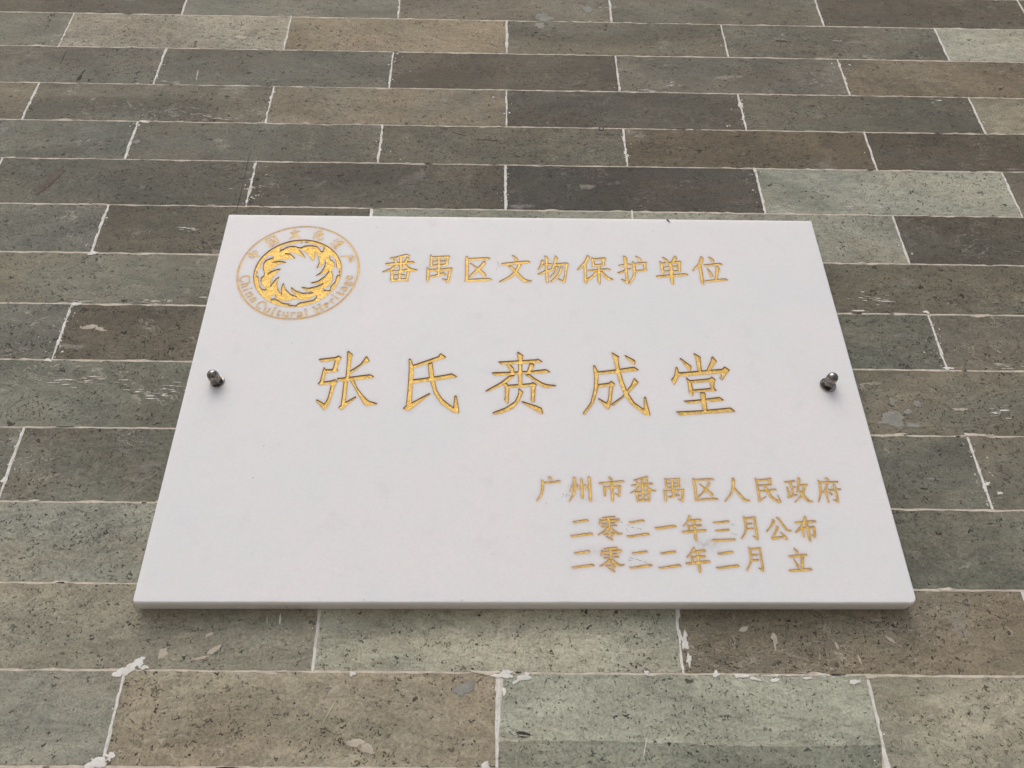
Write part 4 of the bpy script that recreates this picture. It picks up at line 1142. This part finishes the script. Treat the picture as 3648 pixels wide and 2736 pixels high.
def carve(rect, groups, grid, halo=1.0):
    """cut recesses for several groups of outlines into one rectangular tile of the slab's face.
    groups: list of (inside_function, outlines, depth, slope) -> returns gold meshes (verts, faces, mats)"""
    x0, z0, x1, z1 = rect
    TILES.append(rect)
    V = [(x0, z0), (x1, z0), (x1, z1), (x0, z1)]
    E = [(0, 1), (1, 2), (2, 3), (3, 0)]
    for _, outs, _, _ in groups:
        for p in outs:
            b = len(V)
            V += [tuple(map(float, q)) for q in p]
            E += [(b + i, b + (i + 1) % len(p)) for i in range(len(p))]
    nx, nz = int((x1 - x0) / grid), int((z1 - z0) / grid)
    for i in range(1, nx):
        for j in range(1, nz):
            V.append((x0 + (x1 - x0) * i / nx + rng.uniform(-.2, .2) * grid, z0 + (z1 - z0) * j / nz + rng.uniform(-.2, .2) * grid))
    vo, _, fo, _, _, _ = delaunay_2d_cdt([Vector(v) for v in V], E, [], 0, 1e-4)
    vo = np.array([(v.x, v.y) for v in vo])
    fo = np.array([f for f in fo if len(f) == 3])
    cen = vo[fo].mean(1)
    label = np.full(len(fo), -1)
    for gi, (fn, _, _, _) in enumerate(groups):
        m = fn(cen[:, 0], cen[:, 1])
        label[(label < 0) & m] = gi
    # make all triangles counter-clockwise in (x, z) = facing -y
    a, b, c = vo[fo[:, 0]], vo[fo[:, 1]], vo[fo[:, 2]]
    fl = ((b[:, 0] - a[:, 0]) * (c[:, 1] - a[:, 1]) - (b[:, 1] - a[:, 1]) * (c[:, 0] - a[:, 0])) < 0
    fo[fl] = fo[fl][:, ::-1]
    # boundary edges of each group, with the recess on the left
    gold = []
    edges_all = []
    for gi, (_, _, depth, slope) in enumerate(groups):
        tri = fo[label == gi]
        es = {}
        for t in tri:
            for k in range(3):
                es[(int(t[k]), int(t[(k + 1) % 3]))] = 1
        bd = [(u, v) for (u, v) in es if (v, u) not in es]
        nrm = {}
        for u, v in bd:
            d = vo[v] - vo[u]
            l = np.hypot(*d) or 1
            n_ = np.array((-d[1], d[0])) / l      # left = into the recess
            for w in (u, v):
                nrm.setdefault(w, []).append(n_)
        gv, gf, gm, mp_t, mp_b = [], [], [], {}, {}
        for w in set(int(q) for q in tri.ravel()):
            p = vo[w]
            if w in nrm:
                n_ = np.mean(nrm[w], 0)
                l = np.hypot(*n_)
                n_ = n_ / l if l > 1e-6 else n_
                mp_t[w] = len(gv)
                gv.append(to3(p[0], p[1], -0.01))
                mp_b[w] = len(gv)
                q = p + n_ * slope
                gv.append(to3(q[0], q[1], depth * (1 + rng.normal(0, .05))))
            else:
                mp_b[w] = len(gv)
                gv.append(to3(p[0], p[1], depth * (1 + rng.normal(0, .05))))
        for t in tri:
            gf.append(tuple(mp_b[int(q)] for q in t))
            gm.append(0)
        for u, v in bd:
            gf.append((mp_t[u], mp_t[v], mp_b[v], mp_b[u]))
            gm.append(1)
        gold.append((gv, gf, gm))
        edges_all += bd
    # the marble face of the tile
    bp = []
    for u, v in edges_all:
        n_ = max(1, int(np.hypot(*(vo[v] - vo[u])) / 0.5))
        for k in range(n_):
            bp.append(vo[u] + (vo[v] - vo[u]) * k / n_)
    bp = np.array(bp) if bp else np.zeros((0, 2))
    used = sorted(set(int(q) for q in fo[label < 0].ravel()))
    mp = {}
    for w in used:
        st = 0.0
        if len(bp):
            d2 = np.sqrt(((bp - vo[w]) ** 2).sum(1))
            dm = d2.min()
            near_ = (d2 < 4.0).sum()
            st = halo * (0.75 * math.exp(-dm / 0.7) + min(0.45, near_ / 110 * 0.32) * math.exp(-dm / 4.0))
        ed = min(vo[w][0] - x0, x1 - vo[w][0], vo[w][1] - z0, z1 - vo[w][1])
        fade = max(0.0, min(1.0, ed / 3.5))
        mp[w] = sadd(vo[w][0], vo[w][1], 0.0, min(1, st) * fade)
        sdirt[-1] *= fade
    for t in fo[label < 0]:
        sf.append(tuple(mp[int(q)] for q in t))
    return gold


def any_of(polys):
    def fn(px, py):
        m = np.zeros(len(px), bool)
        for p in polys:
            m |= inside(px, py, p)
        return m
    return fn


ROW_POLYS = []


def rows(specs, grid):
    """several lines of lettering cut into one tile: (keys, width factor, depth, slope, edge material, label)"""
    groups, allp = [], []
    for keys, wmul, depth, slope, rim, label in specs:
        polys = []
        for k_ in keys:
            polys += polys_of(k_, wmul, 0.03)
        allp += [q for p in polys for q in p]
        ROW_POLYS.extend(polys)
        groups.append((any_of(polys), polys, depth, slope))
    allp = np.array(allp)
    pad = 7.0
    rect = (allp[:, 0].min() - pad, allp[:, 1].min() - pad, allp[:, 0].max() + pad, allp[:, 1].max() + pad)
    for (gv, gf, gm), sp_ in zip(carve(rect, groups, grid), specs):
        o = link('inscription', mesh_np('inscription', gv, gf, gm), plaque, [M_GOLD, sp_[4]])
        o['label'] = sp_[5]


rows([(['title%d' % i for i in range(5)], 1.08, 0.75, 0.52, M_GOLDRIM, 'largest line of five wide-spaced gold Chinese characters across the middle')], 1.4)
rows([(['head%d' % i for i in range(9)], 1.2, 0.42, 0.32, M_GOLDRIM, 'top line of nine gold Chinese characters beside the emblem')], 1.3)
rows([(['gov%d' % i for i in range(10)], 1.26, 0.30, 0.24, M_RIMTHIN, 'small line of ten gold Chinese characters at lower right'),
      (['pub%d' % i for i in range(9)], 1.26, 0.30, 0.24, M_RIMTHIN, 'upper of the two gold date lines, ending in two extra characters'),
      (['est%d' % i for i in range(7)], 1.28, 0.30, 0.24, M_RIMTHIN, 'lower of the two gold date lines'),
      (['est7'], 1.28, 0.30, 0.24, M_RIMTHIN, 'single gold character standing apart at the end of the lowest line')], 1.4)

# emblem: outer ring, flame-toothed ring with four cut-out figures, lettering round it
EC, ER = (-219.2, 125.6), 58.25
DC, DR = (-219.8, 124.2), 42.4


def circle(c, r, n):
    return [(c[0] + r * math.cos(2 * math.pi * k / n), c[1] + r * math.sin(2 * math.pi * k / n)) for k in range(n)]


drag = [chaikin([q[:2] for q in pts], 0.4) for kd, pts in parse('dragon')]
dout = [(x + rng.normal(0, .06), z + rng.normal(0, .06)) for x, z in circle(DC, DR, 150)]
ro = [(x + rng.normal(0, .03), z + rng.normal(0, .03)) for x, z in circle(EC, ER + 0.6, 220)]
ri = [(x + rng.normal(0, .03), z + rng.normal(0, .03)) for x, z in circle(EC, ER - 0.6, 220)]
cn = polys_of('cn', 1.4)
en = polys_of('en', 1.25)


def dragon_in(px, py):
    m = inside(px, py, dout)
    for p in drag:
        m &= ~inside(px, py, p)
    return m


def ring_in(px, py):
    return inside(px, py, ro) & ~inside(px, py, ri)


rect = (EC[0] - 65, EC[1] - 65, EC[0] + 65, EC[1] + 65)
CN_N, EN_N = (6, 8, 4, 4, 9, 5), (14, 18, 999)
pieces = []
for lst, cnts in ((cn, CN_N), (en, EN_N)):
    i = 0
    for c_ in cnts:
        pieces.append(lst[i:i + c_])
        i += c_
groups = [(dragon_in, [dout] + drag, 0.7, 0.42), (ring_in, [ro, ri], 0.22, 0.16)]
groups += [(any_of(p), p, 0.12 if i < 6 else 0.16, 0.09 if i < 6 else 0.12) for i, p in enumerate(pieces)]
gd = carve(rect, groups, 1.25, 1.0)
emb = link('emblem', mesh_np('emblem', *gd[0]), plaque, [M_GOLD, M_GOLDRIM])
emb['label'] = 'round gold emblem of a flame-toothed ring, at top left of the plaque'
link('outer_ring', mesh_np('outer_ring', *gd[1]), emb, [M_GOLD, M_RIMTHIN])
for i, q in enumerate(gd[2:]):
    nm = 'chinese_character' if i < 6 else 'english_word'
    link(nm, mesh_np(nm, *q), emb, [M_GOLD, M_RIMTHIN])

# two plain tiles round the bolts so that the grime there has vertices to sit on
BOLTS = [(-274.5, -2.0), (273.3, -1.3)]
for bx_, bz_ in BOLTS:
    carve((bx_ - 17, bz_ - 20, bx_ + 17, bz_ + 14), [], 1.6)


# the rest of the face, then the rounded arris, sides and back
def outline(inset, cr, n=7, nx=90, nz=60):
    """rounded rectangle, counter-clockwise seen from the front"""
    pts = []
    cs = [((-W2, -H2), cr[0]), ((W2, -H2), cr[1]), ((W2, H2), cr[2]), ((-W2, H2), cr[3])]
    st = [math.pi, 1.5 * math.pi, 0, 0.5 * math.pi]
    for (c, r), a in zip(cs, st):
        sx, sz = (1 if c[0] < 0 else -1), (1 if c[1] < 0 else -1)
        cx_, cz_ = c[0] + sx * r, c[1] + sz * r
        rr = r - inset
        for k in range(n + 1):
            t = a + (math.pi / 2) * k / n
            pts.append((cx_ + rr * math.cos(t), cz_ + rr * math.sin(t)))
    # subdivide the straight runs
    out = []
    for i in range(len(pts)):
        a, b = pts[i], pts[(i + 1) % len(pts)]
        out.append(a)
        L = math.hypot(b[0] - a[0], b[1] - a[1])
        m = int(L / 5)
        for k in range(1, m):
            out.append((a[0] + (b[0] - a[0]) * k / m, a[1] + (b[1] - a[1]) * k / m))
    return out


CR = (3.0, 5.4, 2.2, 2.0)
BEV = 1.3
o0 = outline(BEV, CR)
nO = len(o0)
wear = smooth_noise(nO, 0.16, 3)
front = [(x, z + (abs(wear[i]) * 1.0 if z < -H2 + 3 else 0)) for i, (x, z) in enumerate(o0)]
V = list(front)
E = [(i, (i + 1) % nO) for i in range(nO)]
for (a, b, c, d) in TILES:
    k_ = len(V)
    V += [(a, b), (c, b), (c, d), (a, d)]
    E += [(k_, k_ + 1), (k_ + 1, k_ + 2), (k_ + 2, k_ + 3), (k_ + 3, k_)]
vo, _, fo, _, _, _ = delaunay_2d_cdt([Vector(v) for v in V], E, [], 0, 1e-5)
vo = np.array([(v.x, v.y) for v in vo])
fo = [f for f in fo if len(f) == 3]
ids = [sadd(x, z, 0.0) for x, z in vo]
for q in ids:
    sdirt[q] = 0.0
for f in fo:
    c = vo[f].mean(0)
    if not inside(np.array([c[0]]), np.array([c[1]]), front)[0]:
        continue
    if any(a < c[0] < c2 and b < c[1] < d for (a, b, c2, d) in TILES):
        continue
    a_, b_, c_ = vo[f[0]], vo[f[1]], vo[f[2]]
    cw = ((b_[0] - a_[0]) * (c_[1] - a_[1]) - (b_[1] - a_[1]) * (c_[0] - a_[0])) < 0
    sf.append(tuple(ids[q] for q in (f[::-1] if cw else f)))
nfront = len(sf)
rings = [(front, 0.0)]
for t in (15, 30, 45, 60, 75, 90):
    ins = BEV * (1 - math.sin(math.radians(t)))
    dep = 4.2 * (1 - math.cos(math.radians(t)))
    oo = outline(ins, CR)
    rings.append(([(x, z + (abs(wear[i]) * (1 - t / 90) if z < -H2 + 3 else 0)) for i, (x, z) in enumerate(oo)], dep))
full = outline(0, CR)
for dep in (5, 9, 12.5, TH - 0.6):
    rings.append((full, dep))
rings.append((outline(0.6, CR), TH - 0.05))
rid = []
for pts, dep in rings:
    rr = []
    for x, z in pts:
        i = sadd(x, z, dep)
        # rust-brown handling dirt left of the middle; whole underside darkens towards the wall
        if z < -H2 + 1 and dep > 4:
            sdirt[i] = max(sdirt[i], 0.75 * math.exp(-((x + 188) / 22) ** 2) * (dep / TH), 0.10 * (dep / TH))
        rr.append(i)
    rid.append(rr)
for a, b in zip(rid[:-1], rid[1:]):
    for i in range(nO):
        j = (i + 1) % nO
        sf.append((a[j], a[i], b[i], b[j]))
sf.append(tuple(rid[-1][::-1]))
n_marble = len(sf)
# little scuffs and pencil ticks on the face, part of the slab's own mesh
keep = (mv, mf, mm_, mrad)
mv, mf, mm_, mrad = [], [], [], []
for x0, z0, x1, z1 in SCUFFS:
    l = math.hypot(x1 - x0, z1 - z0)
    ts = np.linspace(-0.15, 1.15, 12)
    if any_of(ROW_POLYS)(x0 + (x1 - x0) * ts, z0 + (z1 - z0) * ts).any():
        continue        # the cut letters stay clean
    sliver(x0, z0, x1, z1, rng.uniform(0.20, 0.36) + (0.25 if l < 2 else 0), 0, rng.uniform(0.0, 0.35), -0.02)
off = len(sv)
sv += [(x - PO.x, y - PO.y, z - PO.z) for x, y, z in mv]
sf += [tuple(off + q for q in f) for f in mf]
sstain += [0.0] * len(mv)
sdirt += [0.0] * len(mv)
srad = [0.0] * off + mrad
me = mesh_np('slab', sv, sf, [0] * n_marble + [1] * len(mf))
at = me.attributes.new('rad', 'FLOAT', 'POINT')
at.data.foreach_set('value', srad)
at = me.attributes.new('stain', 'FLOAT', 'POINT')
at.data.foreach_set('value', sstain)
at = me.attributes.new('dirt', 'FLOAT', 'POINT')
at.data.foreach_set('value', sdirt)
sm = [False] * len(sf)
for i in range(nfront, n_marble - 1):
    sm[i] = True
me.polygons.foreach_set('use_smooth', sm)
link('slab', me, plaque, [M_MARBLE, M_SCUFF])


# ------------------------------------------------------------------ acorn nuts on studs
def lathe(profile, n=40):
    v, f = [], []
    for r, h in profile:
        for k in range(n):
            t = 2 * math.pi * k / n
            v.append((r * math.cos(t), -h, r * math.sin(t)))
    m = len(profile)
    for i in range(m - 1):
        for k in range(n):
            j = (k + 1) % n
            f.append((i * n + k, i * n + j, (i + 1) * n + j, (i + 1) * n + k))
    f.append(tuple(range(n))[::-1])
    f.append(tuple((m - 1) * n + k for k in range(n)))
    return v, f


def fix_normals(me):
    bm = bmesh.new()
    bm.from_mesh(me)
    bmesh.ops.recalc_face_normals(bm, faces=bm.faces)
    bm.to_mesh(me)
    bm.free()


def bolt(x, z, tilt, washer_r, washer_off, gap, spin, label):
    """an acorn nut with its hexagon, washer and stud; measured in millimetres along the wall's normal"""
    b = bpy.data.objects.new('acorn_nut', None)
    # the nut itself is the part's mesh: the hexagonal body
    R = 5.6
    v, f = [], []
    lev = [(0.0, 0.955), (0.7, 1.0), (5.6, 1.0), (6.6, 0.90)]
    for h, s_ in lev:
        for k in range(6):
            for q in range(4):
                t0 = math.pi / 3 * k + spin
                t1 = t0 + math.pi / 3
                p0 = np.array((math.cos(t0), math.sin(t0)))
                p1 = np.array((math.cos(t1), math.sin(t1)))
                p = p0 + (p1 - p0) * q / 4
                rr = np.hypot(*p)
                lim = 1.0 if s_ == 1.0 else s_
                p = p * min(1.0, lim / rr) if s_ < 1 else p
                v.append((p[0] * R / 1000, -(h + gap) / 1000, p[1] * R / 1000))
    n = 24
    for i in range(len(lev) - 1):
        for k in range(n):
            j = (k + 1) % n
            f.append((i * n + k, i * n + j, (i + 1) * n + j, (i + 1) * n + k))
    f.append(tuple(range(n)))
    f.append(tuple((len(lev) - 1) * n + k for k in range(n)))
    bpy.data.objects.remove(b)
    me = mesh_np('acorn_nut', v, f)
    fix_normals(me)
    o = link('acorn_nut', me, plaque, M_STEEL)
    o.location = to3(x, z, 0)
    o.rotation_euler = tilt
    o['label'] = label
    # domed cap
    prof = [(5.0, 6.2), (5.05, 7.0), (5.0, 9.6)] + [(5.0 * math.cos(math.radians(t)), 9.6 + 4.8 * math.sin(math.radians(t))) for t in (12, 25, 38, 51, 64, 76, 85)] + [(0.05, 14.42)]
    v, f = lathe([(r / 1000, (h + gap) / 1000) for r, h in prof], 40)
    me = mesh_np('dome_cap', v, f, None, True)
    fix_normals(me)
    link('dome_cap', me, o, M_STEEL)
    # washer
    v, f = lathe([(2.5e-3, 0.1e-3), (washer_r / 1000, 0.1e-3), ((washer_r + .12) / 1000, 0.5e-3), ((washer_r - .1) / 1000, 1.2e-3), (2.5e-3, 1.25e-3)], 40)
    me = mesh_np('washer', v, f)
    fix_normals(me)
    w = link('washer', me, o, M_STEEL)
    w.location = (washer_off[0] / 1000, 0, washer_off[1] / 1000)
    # stud end between washer and nut
    v, f = lathe([(2.9e-3, 0.2e-3), (2.9e-3, (gap + 1.0) / 1000)], 24)
    me = mesh_np('stud', v, f, None, False)
    fix_normals(me)
    link('stud', me, o, M_STEEL)


bolt(BOLTS[0][0], BOLTS[0][1], (0.02, 0, 0.0), 6.2, (0.9, 0.2), 1.2, 0.2, 'steel acorn nut near the left edge of the plaque')
bolt(BOLTS[1][0], BOLTS[1][1], (-0.04, 0, 0.05), 7.2, (0.2, -0.3), 1.6, 0.75, 'steel acorn nut near the right edge of the plaque, with a wider washer')

# ------------------------------------------------------------------ small things: a drilled plug in the wall, a black seed husk on the slab's top edge
pl = thing('wall_plug', 'tiny round dark-rimmed plug set in a bed joint above the plaque', 'plug', (0.0935, WALL_Y, Z0 + 0.3557))
v, f = lathe([(2.1e-3, -2e-3), (2.1e-3, 0.55e-3), (3.2e-3, 0.55e-3), (3.3e-3, -2e-3)], 32)
me = mesh_np('sleeve', v, f[:-2])
fix_normals(me)
link('sleeve', me, pl, M_BLACK)
v, f = lathe([(2.05e-3, -1e-3), (2.05e-3, 0.4e-3)], 32)
me = mesh_np('core', v, f)
fix_normals(me)
link('core', me, pl, M_FILL)
# sealing smear round the plug lies with the mortar of the wall (blob above)

fv, ff = [], []
for i in range(7):
    t = i / 6
    r = 0.9 * math.sin(math.pi * (0.12 + 0.8 * t)) * (1.1 - 0.4 * t)
    for k in range(8):
        a = 2 * math.pi * k / 8
        fv.append(((-1.6 + 3.4 * t + 0.15 * math.cos(a)) / 1000, (-0.7 + r * math.cos(a)) / 1000, (1.4 - 3.2 * t + r * math.sin(a)) / 1000))
for i in range(6):
    for k in range(8):
        j = (k + 1) % 8
        ff.append((i * 8 + k, i * 8 + j, (i + 1) * 8 + j, (i + 1) * 8 + k))
ff.append(tuple(range(8)))
ff.append(tuple(48 + k for k in range(8)))
me = mesh_np('seed_husk', fv, ff, None, True)
fix_normals(me)
o = link('seed_husk', me, None, M_BLACK)
o.location = (0.1505, 0, Z0 + 0.1975)
o['label'] = 'tiny black seed husk stuck on the top edge of the marble plaque'
o['category'] = 'seed'
